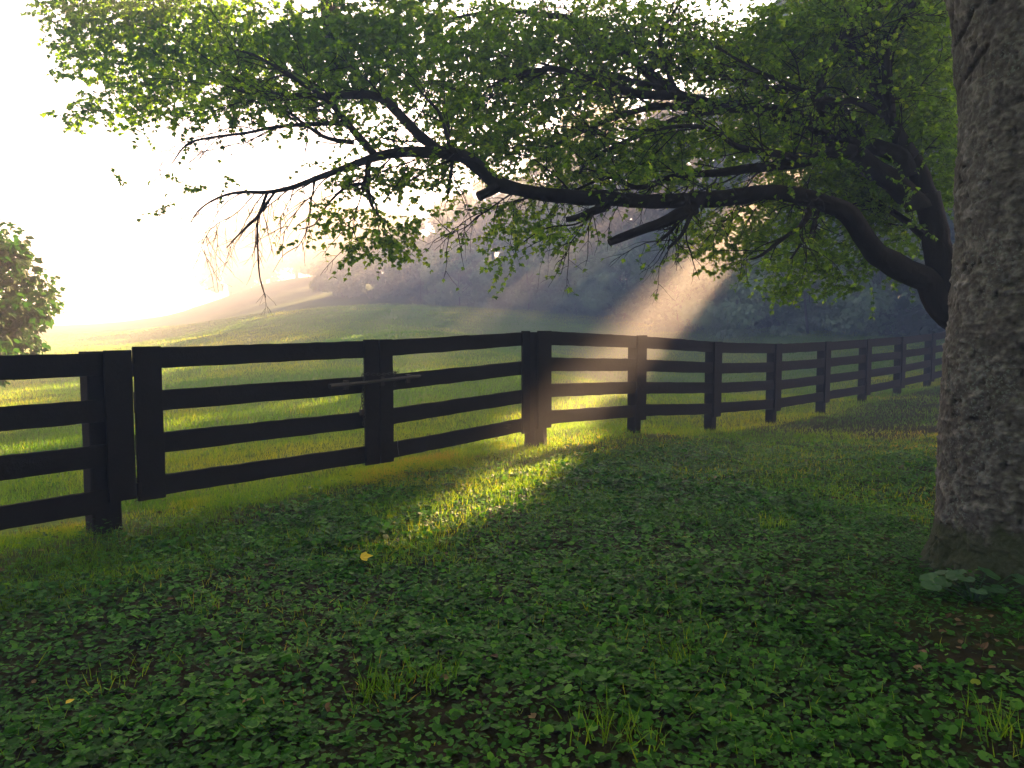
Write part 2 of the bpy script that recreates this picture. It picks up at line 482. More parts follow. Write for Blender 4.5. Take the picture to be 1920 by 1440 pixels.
# ------------------------------------------------------------------ fences and gates
BH, BT = .172, .028
def vert_post(name, base, top_z, w, d, face_dir, parent, seed):
    mb = MB()
    side = np.array([face_dir[1], -face_dir[0], 0])
    mb.board((base[0], base[1], base[2] - .25), (base[0], base[1], top_z), np.array([face_dir[0], face_dir[1], 0]), w, d, side, .004, 10, seed, .012)
    return mb.build(name, M_fence, parent)

def rail_mb(A, B, nrm, seed, h=BH, sag=0.0):
    mb = MB()
    mb.board(A, B, (0, 0, 1), h, BT, nrm, .0035, 24, seed, .004)
    return mb

def fence_left():
    base = np.array([GA[0], GA[1]]) - gdir * .17
    t = thing("board_fence", (base[0], base[1], gz(*base)), "black board fence panel leaving the picture on the left, ending at the gate's hinge post", "fence")
    n3 = np.array([gn[0], gn[1], 0])
    posts = [base, base - gdir * 2.1, base - gdir * 4.2]
    for k, p in enumerate(posts):
        g = gz(*p)
        if k == 0:
            po = vert_post("post", (p[0] - gdir[0] * .045, p[1] - gdir[1] * .045, g), 1.39, .215, .17, gdir, t, 3 + k)
        else:
            po = vert_post("post", (p[0], p[1], g), g + 1.40, .17, .17, gdir, t, 3 + k)
    tops = [1.355, 1.00, .655, .305]
    off = n3 * (.085 + BT / 2 + .002)
    for i in range(2):
        A, B = posts[i + 1], posts[i]
        e = .04 if i == 0 else 0
        for k, zt in enumerate(tops):
            a = np.array([A[0], A[1], zt + .03 - BH / 2 - .02 * (i + 1)]) + off
            b = np.array([B[0] + gdir[0] * e, B[1] + gdir[1] * e, zt + .03 - BH / 2 - .02 * i]) + off
            a[:2] += gdir * .004
            rail_mb(a, b, n3, 31 + i * 7 + k).build("rail", M_fence, t)
    mb = MB()
    p = base + gdir * .052
    mb.board(np.array([p[0], p[1], .235]) + n3 * (.085 + BT + .018), np.array([p[0], p[1], 1.40]) + n3 * (.085 + BT + .018), (gdir[0], gdir[1], 0), .205, .028, n3, .003, 10, 5, .004)
    mb.build("face_board", M_fence, t)
    return t
fence_left()

def gate_leaf(a, b, za, zb, bot_a, bot_b, label, stile_a, stile_b, seed):
    """one leaf of the gate from plan point a to b; za,zb top heights"""
    a = np.asarray(a, float); b = np.asarray(b, float)
    d = unit(b - a); n3 = np.array([gn[0], gn[1], 0])
    t = thing("field_gate", (a[0], a[1], bot_a), label, "gate", "black board gate leaves")
    L = np.linalg.norm(b - a)
    off = n3 * .06
    fr = [0, .285, .567, .852]
    for k in range(4):
        ha, hb = za - bot_a, zb - bot_b
        s0 = (np.array([a[0], a[1], za - .012 - fr[k] * ha - BH / 2 * .97])) + off + np.array([d[0], d[1], 0]) * .01
        s1 = (np.array([b[0], b[1], zb - .012 - fr[k] * hb - BH / 2 * .97])) + off - np.array([d[0], d[1], 0]) * .01
        rail_mb(s0, s1, n3, seed + k, BH * .97).build("rail", M_fence, t)
    for (p, w, z1, z0, sgn) in ((a, stile_a, za, bot_a, 1), (b, stile_b, zb, bot_b, -1)):
        mb = MB()
        c = p + d * sgn * (w / 2 + .002)
        mb.board(np.array([c[0], c[1], z0 - .015]) + n3 * (.06 + BT + .004), np.array([c[0], c[1], z1]) + n3 * (.06 + BT + .004), (d[0], d[1], 0), w, .034, n3, .003, 10, seed + 9, .005)
        mb.build("stile", M_fence, t)
    return t, d, n3, off
MID = GA + gdir * np.linalg.norm(GB - GA) * .512
g1, gd, n3, goff = gate_leaf(GA + gdir * .012, MID - gdir * .004, 1.425, 1.455, .215, .205, "wider-looking near black gate leaf, left of the chained middle stiles", .215, .172, 50)
g2, _, _, _ = gate_leaf(MID + gdir * .004, GB + gdir * .045, 1.455, 1.535, .205, .285, "far black gate leaf between the chained middle stiles and the corner post", .172, .14, 70)

# hinges of the near leaf, on the post
for zz in (.30, 1.24):
    mb = MB()
    p = GA + gdir * .01
    c = np.array([p[0], p[1], zz]) + n3 * .112
    mb.tube([c - [0, 0, .05], c + [0, 0, .05]], .022, 10)
    mb.board(c - np.array([gdir[0], gdir[1], 0]) * .05, c + np.array([gdir[0], gdir[1], 0]) * .10, (0, 0, 1), .05, .01, n3, 0, 1, 0, .002)
    mb.build("hinge", M_fence, g1)

# sliding bolt across the two leaves
def gp(s, z, o):
    p = GA + gdir * s
    return np.array([p[0], p[1], z]) + n3 * o
smid = np.linalg.norm(MID - GA)
mb = MB()
mb.tube([gp(smid - .62, 1.015, .135), gp(smid - .2, 1.03, .135), gp(smid + .2, 1.05, .135), gp(smid + .52, 1.062, .135)], [.017, .017, .016, .014], 10)
mb.tube([gp(smid - .62, 1.015, .135), gp(smid - .40, 1.022, .135)], .024, 10)
mb.build("slide_bolt", M_iron, g1)
for s_ in (-.42, .02, .36):
    mb = MB()
    c = gp(smid + s_, 1.03 + .03 * s_, .118)
    mb.board(c - [0, 0, .045], c + [0, 0, .045], (gdir[0], gdir[1], 0), .05, .030, n3, 0, 1, 0, .004)
    mb.build("bolt_keeper", M_iron, g1 if s_ < 0 else g2)

# chain round the meeting stiles with a padlock
ch = thing("chain", gp(smid - .19, .70, .13), "dark chain looped round the middle gate stiles, its end hanging with a padlock", "chain")
mb = MB()
def link(mb, c, ax, w_ax, L=.045, W=.026, r=.0045):
    a = np.linspace(0, 2 * np.pi, 13)
    ax = unit(ax); w_ax = unit(w_ax)
    P = c + np.cos(a)[:, None] * ax * L / 2 + np.sin(a)[:, None] * w_ax * W / 2
    mb.tube(P, r, 6, False)
path = []
for z in np.arange(.62, 1.12, .034): path.append((gp(smid - .205 + .012 * math.sin(z * 20), z, .105), (0, 0, 1)))
for s_ in np.arange(-.205, .215, .034): path.append((gp(smid + s_, 1.115 - .012 * math.cos(s_ * 9), .138), (gdir[0], gdir[1], 0)))
for z in np.arange(.98, 1.115, .034): path.append((gp(smid + .205, z + .01, .10), (0, 0, 1)))
for i, (c, ax) in enumerate(path):
    w = n3 if i % 2 else (np.array([gdir[0], gdir[1], 0]) if abs(ax[2]) > .5 else np.array([0, 0, 1.]))
    link(mb, c, ax, w)
mb.build("links", M_iron, ch)
mb = MB()
c = gp(smid - .232, .735, .112)
mb.board(c - [0, 0, .028], c + [0, 0, .028], (gdir[0], gdir[1], 0), .05, .024, n3, 0, 1, 0, .005)
a = np.linspace(0, np.pi, 9)
mb.tube(c + [0, 0, .028] + np.cos(a)[:, None] * np.array([gdir[0], gdir[1], 0]) * .016 + np.sin(a)[:, None] * np.array([0, 0, .035]), .005, 6)
mb.build("padlock", M_iron, ch)
# loose wire ends
mb = MB()
mb.tube([gp(smid + .19, .50, .12), gp(smid + .205, .42, .135), gp(smid + .20, .34, .14), gp(smid + .22, .25, .135)], .0028, 5)
tag(mb.build("wire", M_wire), "thin pale wire hanging down beside the middle stiles of the gate", "wire")
mb = MB()
for i in range(9):
    s_ = smid * 2 - .42 + rng.normal() * .03
    a0 = gp(s_, .36 + rng.random() * .05, .10)
    mb.tube([a0, a0 + gdirv * .1 if False else a0 + np.array([-.07 - .08 * rng.random(), -.03, .02 - .06 * rng.random()]), a0 + np.array([-.15 - .1 * rng.random(), -.05, -.03 - .08 * rng.random()])], .003, 4)
tag(mb.build("dry_twig_tuft", M_wood_bark), "wispy tuft of dry stems caught on the lowest gate rail by the corner post", "dry stems")

def fence_right():
    base = CORNER
    t = thing("board_fence", (base[0], base[1], gz(*base)), "long black four-rail fence running from the corner post away to the right", "fence")
    n3r = np.array([rdir[1], -rdir[0], 0])
    dr = np.array([rdir[0], rdir[1], 0])
    N = 12; sp = 2.04
    posts = [base + rdir * sp * i for i in range(N)]
    tz = [1.53, 1.46, 1.345, 1.285, 1.30, 1.325, 1.365, 1.43, 1.52, 1.62, 1.75, 1.85]
    dz = [-1.43, 0]
    for i, p in enumerate(posts):
        g = gz(*p)
        w = .215 if i == 0 else .15
        if i == 0:
            mb = MB()
            mb.board((p[0], p[1], g - .2), (p[0], p[1], tz[0] - .012), dr, .22, .2, n3r, .004, 10, 3, .012)
            c = np.array([p[0], p[1], 0])
            # flared, earthed-up foot
            mb.tube([c + [0, 0, g - .1], c + [0, 0, g + .12], c + [0, 0, g + .3]], [.17, .135, .11], 10)
            mb.build("post", M_fence, t)
        else:
            vert_post("post", (p[0], p[1], g), tz[i] - .015, w, .15, rdir, t, 90 + i)
        mb = MB()
        fo = n3r * ((.10 if i == 0 else .075) + BT + .019)
        wf = .24 if i == 0 else .225
        cc = np.array([p[0], p[1], 0]) + (dr * -.0 if i == 0 else 0)
        mb.board(cc + fo + [0, 0, tz[i] - 1.21], cc + fo + [0, 0, tz[i] + .006], dr, wf, .028, n3r, .004, 10, 7 + i, .005)
        mb.build("face_board", M_fence, t)
    for i in range(N - 1):
        for k in range(4):
            zo = -.33 * k - BH / 2
            r0, r1 = rng.normal() * .006, rng.normal() * .006
            o0 = n3r * ((.10 if i == 0 else .075) + BT / 2 + .002); o1 = n3r * (.075 + BT / 2 + .002)
            a = np.array([posts[i][0], posts[i][1], tz[i] + zo + r0]) + o0 + dr * .003
            b = np.array([posts[i + 1][0], posts[i + 1][1], tz[i + 1] + zo + r1]) + o1 - dr * .003
            rail_mb(a, b, n3r, 200 + i * 4 + k).build("rail", M_fence, t)
fence_right()

# ------------------------------------------------------------------ near trunk
def near_trunk():
    bx, by = 3.22, 4.72
    g = gz(bx, by)
    t = thing("tree", (bx, by, g), "thick grey lichen-spotted trunk filling the right edge of the picture", "tree")
    nz, na = 620, 420
    zz = np.concatenate([np.linspace(-.25, 4.6, 560), np.linspace(4.62, 8.5, 60)])
    a = np.linspace(0, 2 * np.pi, na, endpoint=False)
    Z, A = np.meshgrid(zz, a, indexing='ij')
    r = .51 - .020 * Z + .11 * np.exp(-np.maximum(Z + .05, 0) / .14) * (1 + .6 * np.sin(A * 5 + 1) * (.6 + .4 * np.sin(A * 2))) + .07 * np.exp(-((Z - 1.2) / 1.1) ** 2)
    r += .05 * np.exp(-((Z - 2.7) / .6) ** 2)
    r += .14 * np.exp(-((Z - 3.75) / .5) ** 2)
    r = np.maximum(r, .2)
    ca, sa = np.cos(A), np.sin(A)
    q = 9.0
    n1 = fbm(ca * 2.2 + 4, sa * 2.2, Z * 2.6, 41, 4) - .47
    n2 = fbm(ca * 14, sa * 14, Z * 30, 43, 3)             # small scaly plates
    n3_ = fbm(ca * 6, sa * 6, Z * 40, 47, 3)            # short level ridges
    plates = np.clip((n2 - .40) * 5, 0, 1)
    ridges = np.clip((n3_ - .50) * 6, 0, 1)
    pits = np.clip((vnoise(ca * 17, sa * 17, Z * 34, 51) - .80) * 6, 0, 1)
    cr = fbm(A * 1.1 + 40, Z * .8, 0, 63, 2)
    crack = np.clip((fbm(A * 1.6 + 11 + cr * 2, Z * 5.5 + cr * 3, 0, 64, 2) - .53) * 14, 0, 1) * np.clip((vnoise(A * 3.1, Z * 2.2, 0, 66) - .35) * 5, 0, 1)
    crack = crack * np.clip((.62 - fbm(A * 1.6 + 11 + cr * 2, Z * 5.5 + cr * 3, 0, 64, 2)) * 14, 0, 1)
    disp = -crack * .03 + n1 * .075 + plates * .007 + ridges * .010 - pits * .012 + (vnoise(ca * 34, sa * 34, Z * 60, 58) - .5) * .008
    r = r + disp
    cx = .10 * np.sin(Z * .75) * .6 - .01 * Z
    V = np.stack([bx + cx + r * ca, by + r * sa * .96, g + Z], -1)
    tint = np.clip(.32 + .38 * plates * (n2) * 1.4 + .25 * ridges - .45 * pits - .9 * crack + (fbm(ca * 3, sa * 3, Z * 1.3, 61, 3) - .45) * .35, 0, 1)
    i = np.arange(len(zz) - 1)[:, None] * na; j = np.arange(na)[None]; j2 = (j + 1) % na
    Q = np.stack([i + j, i + j2, i + na + j2, i + na + j], -1).reshape(-1, 4)
    ob = make_mesh("trunk", V.reshape(-1, 3) - np.array([bx, by, g]), Q, np.full(len(Q), 4), M_near_bark, t, True, tint.ravel())
    # crown far above the picture, widened back over the camera to cut skylight
    n = 9500
    P = unit(rng.normal(size=(n, 3))) * (rng.random(n)[:, None] ** .4) * np.array([9.5, 9.0, 3.6]) + np.array([bx - 3.0, by - 5.5, 9.8])
    keep = ~in_gap(P, .28) & ((P[:, 2] - EYE) > .50 * np.maximum(P[:, 1], 0) + 1.5)
    P = P[keep]
    # unseen low skirt of leaves, added behind and beside the yard to block skylight
    m = 10000
    az = R(46) + R(214) * rng.random(m)
    rad_ = 10.5 + rng.normal(size=m) * .9
    sk = np.stack([bx - 3.0 + rad_ * np.sin(az), by - 5.0 + rad_ * np.cos(az), 1.2 + 9.5 * rng.random(m)], -1)
    sk = sk[((sk[:, 1] < .5) | (np.abs(sk[:, 0]) > .85 * sk[:, 1] + 1.5)) & ~in_gap(sk, .3)]
    P = np.vstack([P, sk]); n = len(P)
    T = unit(rng.normal(size=(n, 3))); Nn = rng.normal(size=(n, 3)) * .6 + [0, 0, 1]
    scatter("crown", M_leaf, P, T, Nn, .26 + .2 * rng.random(n), *SPRAY, parent=t)
    mb = MB()
    for k in range(7):
        an = k * .9 + .3
        p0 = np.array([bx - .1, by, g + 6.2 + .3 * k])
        p1 = p0 + np.array([math.cos(an) * 2.6 - .8, math.sin(an) * 2.6 - 2.0, 1.5])
        p2 = p1 + np.array([math.cos(an) * 2.6 - .8, math.sin(an) * 2.4 - 2.0, 1.0])
        mb.tube([p0, p1, p2], [.13, .08, .03], 8)
    mb.build("limb", M_near_bark, t)
near_trunk()

# ------------------------------------------------------------------ the spreading tree
def spline(P, step):
    P = np.asarray(P, float)
    Q = np.vstack([2 * P[0] - P[1], P, 2 * P[-1] - P[-2]])
    out = []; par = []
    for i in range(len(P) - 1):
        p0, p1, p2, p3 = Q[i:i + 4]
        n = max(2, int(np.linalg.norm(p2[:3] - p1[:3]) / step))
        for s in np.arange(n) / n:
            out.append(.5 * ((2 * p1) + (-p0 + p2) * s + (2 * p0 - 5 * p1 + 4 * p2 - p3) * s * s + (-p0 + 3 * p1 - 3 * p2 + p3) * s ** 3))
    out.append(P[-1])
    return np.array(out)

# traced limbs: (photo x, photo y, distance, half width in photo pixels)
LIMBS = {
 'A': [(1800, 600, 9.3, 25.5), (1764, 578, 9.3, 24.4), (1740, 530, 9.28, 23.2), (1692, 505, 9.2, 22), (1643, 476, 9.1, 20.3), (1614, 432, 9, 19.1), (1585, 398, 8.95, 18), (1536, 379, 8.9, 16.2), (1487, 366, 8.85, 15.1),
       (1429, 361, 8.8, 13.9), (1383, 369, 8.8, 15.1), (1290, 376, 8.75, 14.5), (1189, 376, 8.7, 12.6), (1131, 372, 8.7, 14), (1041, 367, 8.7, 12.9), (975, 355, 8.7, 12.1), (932, 342, 8.7, 13.6), (889, 309, 8.7, 12.8), (858, 291, 8.7, 11.4),
       (808, 287, 8.7, 10.1), (750, 287, 8.7, 9.24), (700, 296, 8.7, 7.92), (658, 312, 8.7, 6.16), (600, 333, 8.7, 4.84), (542, 354, 8.75, 4.22), (496, 362, 8.8, 3.52), (442, 362, 8.8, 2.82), (400, 375, 8.8, 1.94), (371, 396, 8.8, 1.41), (358, 417, 8.8, 0.88)],
 'A2': [(828, 287, 8.7, 9.5), (783, 250, 8.8, 9.5), (742, 208, 8.9, 9), (704, 181, 9.0, 8), (642, 179, 9.1, 6), (558, 179, 9.2, 4.5), (475, 175, 9.3, 3), (425, 162, 9.4, 1.6)],
 'A3': [(702, 290, 8.7, 7.5), (667, 250, 8.8, 7), (629, 204, 8.9, 5.5), (600, 179, 9, 4.5), (540, 140, 9.2, 3.5), (480, 105, 9.4, 2.5), (400, 80, 9.6, 1.5)],
 'A3b': [(664, 266, 8.7, 4.5), (612, 258, 8.6, 3.8), (571, 233, 8.6, 3), (533, 204, 8.6, 2)],
 'A3c': [(642, 229, 8.9, 4.5), (579, 233, 9, 4), (517, 237, 9, 3.3), (454, 250, 9, 2.6), (392, 258, 9.1, 2.2), (350, 271, 9.1, 1.7), (321, 308, 9.1, 1)],
 'A4': [(690, 296, 8.7, 6), (688, 346, 8.6, 5), (696, 383, 8.5, 3), (717, 417, 8.5, 2), (725, 442, 8.5, 1.2)],
 'A4b': [(690, 342, 8.6, 4), (650, 350, 8.6, 3), (615, 382, 8.5, 2), (590, 420, 8.5, 1.4), (560, 430, 8.5, 1)],
 'A5': [(500, 362, 8.8, 3), (483, 404, 8.8, 2.6), (462, 425, 8.8, 2.2), (441, 446, 8.8, 1.6), (425, 465, 8.8, 1)],
 'A6': [(515, 360, 8.8, 2.4), (485, 404, 8.75, 2), (483, 458, 8.75, 1.7), (487, 520, 8.75, 1.4), (498, 558, 8.75, .9)],
 'B': [(1722, 390, 9.3, 23), (1716, 379, 9.3, 22.1), (1672, 340, 9.35, 20.5), (1628, 311, 9.4, 18.9), (1594, 277, 9.5, 17.2), (1560, 262, 9.6, 16.4), (1522, 228, 9.7, 14.8), (1473, 214, 9.8, 13.1), (1400, 202, 9.9, 11.9), (1337, 198, 10, 11.1), (1275, 179, 10.1, 10.2),
       (1240, 156, 10.2, 9.43), (1189, 113, 10.4, 8.61), (1150, 86, 10.5, 7.79), (1111, 58, 10.6, 6.97), (1072, 35, 10.7, 6.15), (1018, 27, 10.8, 4.92), (950, 20, 11, 3.69), (870, 30, 11.1, 2.46), (800, 50, 11.2, 1.48)],
 'B1': [(1704, 330, 9.4, 18.2), (1687, 292, 9.4, 16.8), (1628, 272, 9.5, 14), (1594, 272, 9.5, 13.3), (1556, 268, 9.55, 11.9)],
 'B2': [(1280, 180, 10.1, 9), (1240, 178, 10, 8.5), (1189, 175, 9.9, 7.5), (1111, 152, 9.8, 6.5), (1053, 132, 9.8, 5.5), (1010, 132, 9.8, 4.5), (956, 144, 9.8, 3.6), (917, 163, 9.8, 2.8), (839, 167, 9.8, 1.6)],
 'B3': [(1310, 203, 10, 7), (1247, 198, 9.8, 6.5), (1189, 210, 9.6, 5.5), (1131, 229, 9.5, 4.5), (1072, 257, 9.4, 3.5), (1018, 280, 9.3, 2.6), (956, 276, 9.3, 1.6)],
 'B4': [(1350, 206, 9.9, 6.5), (1286, 218, 9.6, 6), (1208, 249, 9.4, 5), (1150, 276, 9.3, 3.8), (1103, 303, 9.2, 2.6), (1080, 338, 9.2, 1.4)],
 'B5': [(1250, 168, 10.1, 6), (1189, 152, 10, 5), (1135, 138, 10.3, 4), (1072, 134, 10.4, 3), (980, 110, 10.5, 2), (900, 100, 10.6, 1.2)],
 'C': [(1600, 282, 9.4, 13.6), (1551, 284, 9.3, 12), (1522, 301, 9.2, 10.8), (1463, 311, 9, 9.2), (1400, 316, 8.9, 8), (1345, 323, 8.9, 7.2), (1267, 331, 8.8, 5.6), (1205, 352, 8.8, 4.8), (1181, 349, 8.8, 4), (1146, 333, 8.8, 3.52), (1111, 342, 8.8, 2.72), (1065, 362, 8.8, 1.44)],
 'C2': [(1500, 300, 9.1, 7), (1461, 288, 8.9, 6.5), (1384, 276, 8.8, 5.5), (1345, 249, 8.7, 4.6), (1306, 237, 8.6, 4), (1267, 237, 8.6, 3.2), (1220, 245, 8.5, 2.2), (1160, 240, 8.5, 1.2)],
 'D': [(1740, 370, 9.35, 19.1), (1716, 311, 9.4, 17.1), (1690, 267, 9.45, 14.1), (1667, 214, 9.5, 10), (1643, 170, 9.6, 8.92), (1609, 107, 9.7, 7.11), (1590, 83, 9.7, 6.52), (1600, 44, 9.8, 5.33), (1622, 0, 9.9, 4.74), (1650, -80, 10, 2.96)],
 'D2': [(1667, 215, 9.5, 10.5), (1662, 121, 9.6, 9), (1672, 83, 9.7, 8.25), (1696, 34, 9.8, 6.75), (1716, 0, 9.9, 6), (1760, -90, 10, 3.75)],
 'E': [(1541, 250, 9.6, 10), (1541, 200, 9.5, 9.5), (1541, 146, 9.5, 9), (1565, 92, 9.5, 8), (1594, 62, 9.5, 7), (1614, 29, 9.5, 6), (1662, 0, 9.6, 5), (1740, -50, 9.7, 3)],
 'F': [(1640, 275, 9.5, 9), (1619, 258, 9.6, 8.5), (1580, 209, 9.8, 8), (1531, 190, 10, 7.5), (1497, 170, 10.1, 7), (1439, 165, 10.2, 6.3), (1376, 148, 10.4, 5.5), (1306, 121, 10.6, 4.4), (1247, 101, 10.8, 3.4), (1189, 89, 11, 2.4), (1110, 70, 11.2, 1.3)],
 'G': [(1655, 215, 9.5, 7), (1604, 190, 9.3, 6), (1560, 190, 9.2, 5), (1470, 155, 9.1, 4), (1380, 110, 9, 2.6), (1300, 60, 9, 1.4)],
 'H': [(1267, 165, 10.1, 5), (1240, 105, 10.2, 4.4), (1240, 62, 10.3, 3.6), (1259, 31, 10.4, 3), (1290, -20, 10.5, 2)],
 'I': [(1526, 385, 8.9, 8), (1500, 425, 8.7, 5), (1473, 445, 8.6, 4), (1429, 479, 8.5, 3), (1407, 486, 8.5, 1.8)],
 'J': [(1536, 385, 8.9, 6), (1520, 440, 8.8, 3.6), (1502, 457, 8.8, 3), (1483, 486, 8.7, 1.6)],
 'K': [(1736, 440, 9.3, 10), (1700, 415, 9.5, 7), (1655, 390, 9.8, 5), (1600, 385, 10, 3), (1540, 410, 10.2, 1.6)],
 'L': [(1122, 375, 8.7, 3), (1110, 400, 8.6, 2), (1080, 420, 8.6, 1.6), (1020, 430, 8.6, 1.2), (960, 470, 8.5, .9)],
 'M': [(1300, 392, 8.7, 5), (1278, 440, 8.6, 3.4), (1251, 467, 8.6, 2.6)],
 'N': [(1285, 392, 8.75, 5), (1259, 432, 8.7, 3.6), (1232, 455, 8.7, 2.8)],
 'O': [(850, 292, 8.7, 3.5), (843, 345, 8.7, 2.6), (838, 380, 8.7, 1.2)],
 'P': [(866, 290, 8.7, 3), (800, 320, 8.8, 2.2), (760, 345, 8.8, 1.4), (730, 350, 8.8, 1)],
 'Q': [(848, 286, 8.7, 4), (825, 215, 8.75, 3.2), (803, 190, 8.8, 2.6), (780, 160, 8.9, 1)],
 'R': [(640, 130, 12, 14), (624, 60, 12.3, 16), (617, 0, 12.6, 17), (610, -80, 13, 18)],
}
STUBS = [
 [(938, 345, 8.7, 11), (920, 357, 8.65, 10), (897, 369, 8.6, 9)],
 [(1300, 388, 8.75, 15), (1247, 416, 8.65, 10.5), (1189, 436, 8.6, 8.5), (1142, 455, 8.55, 7)],
 [(1140, 385, 8.7, 9), (1088, 406, 8.6, 7), (1061, 412, 8.6, 5)],
]
TRUNK = [(1880, 800, 9.3, 38), (1858, 720, 9.3, 34), (1832, 650, 9.3, 30), (1800, 585, 9.3, 28), (1765, 500, 9.3, 25), (1752, 430, 9.32, 23), (1738, 365, 9.35, 22)]

def conv(L):
    P = np.array([np.append(at(x, y, d), w / 1450 * d) for (x, y, d, w) in L])
    return spline(P, .05)

def pick_leaf_tint(n, lo=0, hi=1):
    return lo + (hi - lo) * rng.random(n)

def spreading_tree():
    b = at(1880, 800, 9.3)
    t = thing("tree", (b[0], b[1], gz(b[0], b[1])), "dark spreading tree with long crooked limbs reaching left over the fence and gate", "tree")
    W = conv(TRUNK)
    W[:, 2] = np.where(np.arange(len(W)) == 0, gz(b[0], b[1]) - .1, W[:, 2])
    mb = MB(); mb.tube(W[:, :3], W[:, 3], 18, True, .10); mb.build("trunk", M_dark_bark, t, True)
    twigs = MB()
    LP, LT, LN, LS, LI = [], [], [], [], []
    def leaf(p, d, s, ti):
        LP.append(p); LT.append(d); LN.append([rng.normal() * .55, rng.normal() * .55, 1.0]); LS.append(s); LI.append(ti)
    def grow(p, d, length, r, droop, depth, leafy, tint=(0, 1)):
        n = max(4, int(length / .07))
        st = length / n
        P = [p]; q = np.array(p, float); d = unit(d)
        for i in range(n):
            d = unit(d + rng.normal(size=3) * .13 + np.array([0, 0, -droop * .12]))
            q = q + d * st; P.append(q.copy())
        P = np.array(P)
        twigs.tube(P, np.linspace(r, max(.0013, r * .35), len(P)), 5 if r > .006 else 3, False)
        if depth > 0:
            m = int(length / .11)
            for j in range(m):
                i = 1 + int(rng.random() * (len(P) - 2))
                s = unit(P[i + 1] - P[i])
                dd = unit(s * .9 + unit(rng.normal(size=3)) * .9)
                grow(P[i], dd, length * (.22 + .3 * rng.random()), r * .55, droop, depth - 1, leafy, tint)
        if leafy > 0:
            for i in range(1, len(P)):
                if rng.random() < leafy * (.35 if depth > 0 else .9):
                    s = unit(P[i] - P[i - 1])
                    for sg in (1, -1):
                        dd = unit(s * .5 + unit(rng.normal(size=3)) * .8 + np.array([0, 0, -.25]))
                        leaf(P[i], dd, .036 + .032 * rng.random(), tint[0] + (tint[1] - tint[0]) * rng.random())
    # main limbs as parts, the finer ones in the twig mesh
    leafy = dict(A=.03, A2=.35, A3=.30, A3b=.015, A3c=.03, A4=.8, A4b=.25, A5=.0, A6=.0, B=.25, B1=.1, B2=.22, B3=.22, B4=.2, B5=.3, C=.2, C2=.2, D=.4, D2=.5, E=.35, F=.35, G=.3, H=.5, I=.4, J=.4, K=.5, L=.8, M=.15, N=.1, O=.05, P=.5, Q=.05, R=.0)
    for k, L in LIMBS.items():
        C = conv(L)
        C[:, :3] += (fbm(np.arange(len(C))[:, None] * .12 + np.array([0, 7, 13]), C[:, :1] * 0 + hash(k) % 97 * 0 + len(k), 0, 5, 3) - .44) * np.minimum(C[:, 3:4] * 1.2, .03)
        if k in ('A', 'A2', 'A3', 'B', 'B1', 'B2', 'C', 'D', 'D2', 'E', 'F', 'R'):
            mb = MB(); mb.tube(C[:, :3], C[:, 3], 12, True, .12); mb.build("limb", M_dark_bark, t, True)
        else:
            twigs.tube(C[:, :3], C[:, 3], 8, True, .1)
        if k == 'R': continue
        seglen = np.linalg.norm(np.diff(C[:, :3], axis=0), axis=1); s = np.concatenate([[0], np.cumsum(seglen)])
        tot = s[-1]
        pos = tot * (.22 if k in 'ABD' else .06)
        while pos < tot:
            i = min(np.searchsorted(s, pos), len(C) - 2)
            r = C[i, 3]; Tn = unit(C[i + 1, :3] - C[i, :3])
            low = k in ('A4', 'A4b', 'A5', 'A6', 'L', 'M', 'N', 'I', 'J', 'O', 'P')
            out = unit(rng.normal(size=3)); out[1] *= .8
            if k == 'A':
                if pos > tot * .74: out[2] = -abs(out[2]) * (1 if rng.random() < .75 else -1)
                else: out[2] = abs(out[2]) * (1 if rng.random() < .7 else -.7)
            d = unit(Tn * (1.0 + .5 * rng.random()) + out * .95)
            thick = r > .03
            ln = (.45 + .9 * rng.random()) * (.55 if low or k == 'A3b' else 1.0) * (1 if r > .012 else .7)
            dist_leaf = 0.0 if (k == 'A' and pos > tot * .74) else leafy[k]
            if k == 'A' and pos < tot * .8 : dist_leaf = .35 if out[2] < 0 and 980 < 960 + 1450 * C[i, 0] / C[i, 1] else .12
            grow(C[i, :3], d, ln, min(r * .4, .011), .55 if low or k == 'A' else .1, 1 if ln < .5 else 2 if ln > 1.05 else 1, dist_leaf)
            pos += (.10 + .14 * rng.random()) * (1.3 if thick else .8)
    twigs_n = twigs.n
    for S_ in STUBS:
        C = conv(S_)
        mb = MB(); mb.tube(C[:, :3], C[:, 3], 10, True, .15); mb.build("broken_branch", M_dark_bark, t, False)
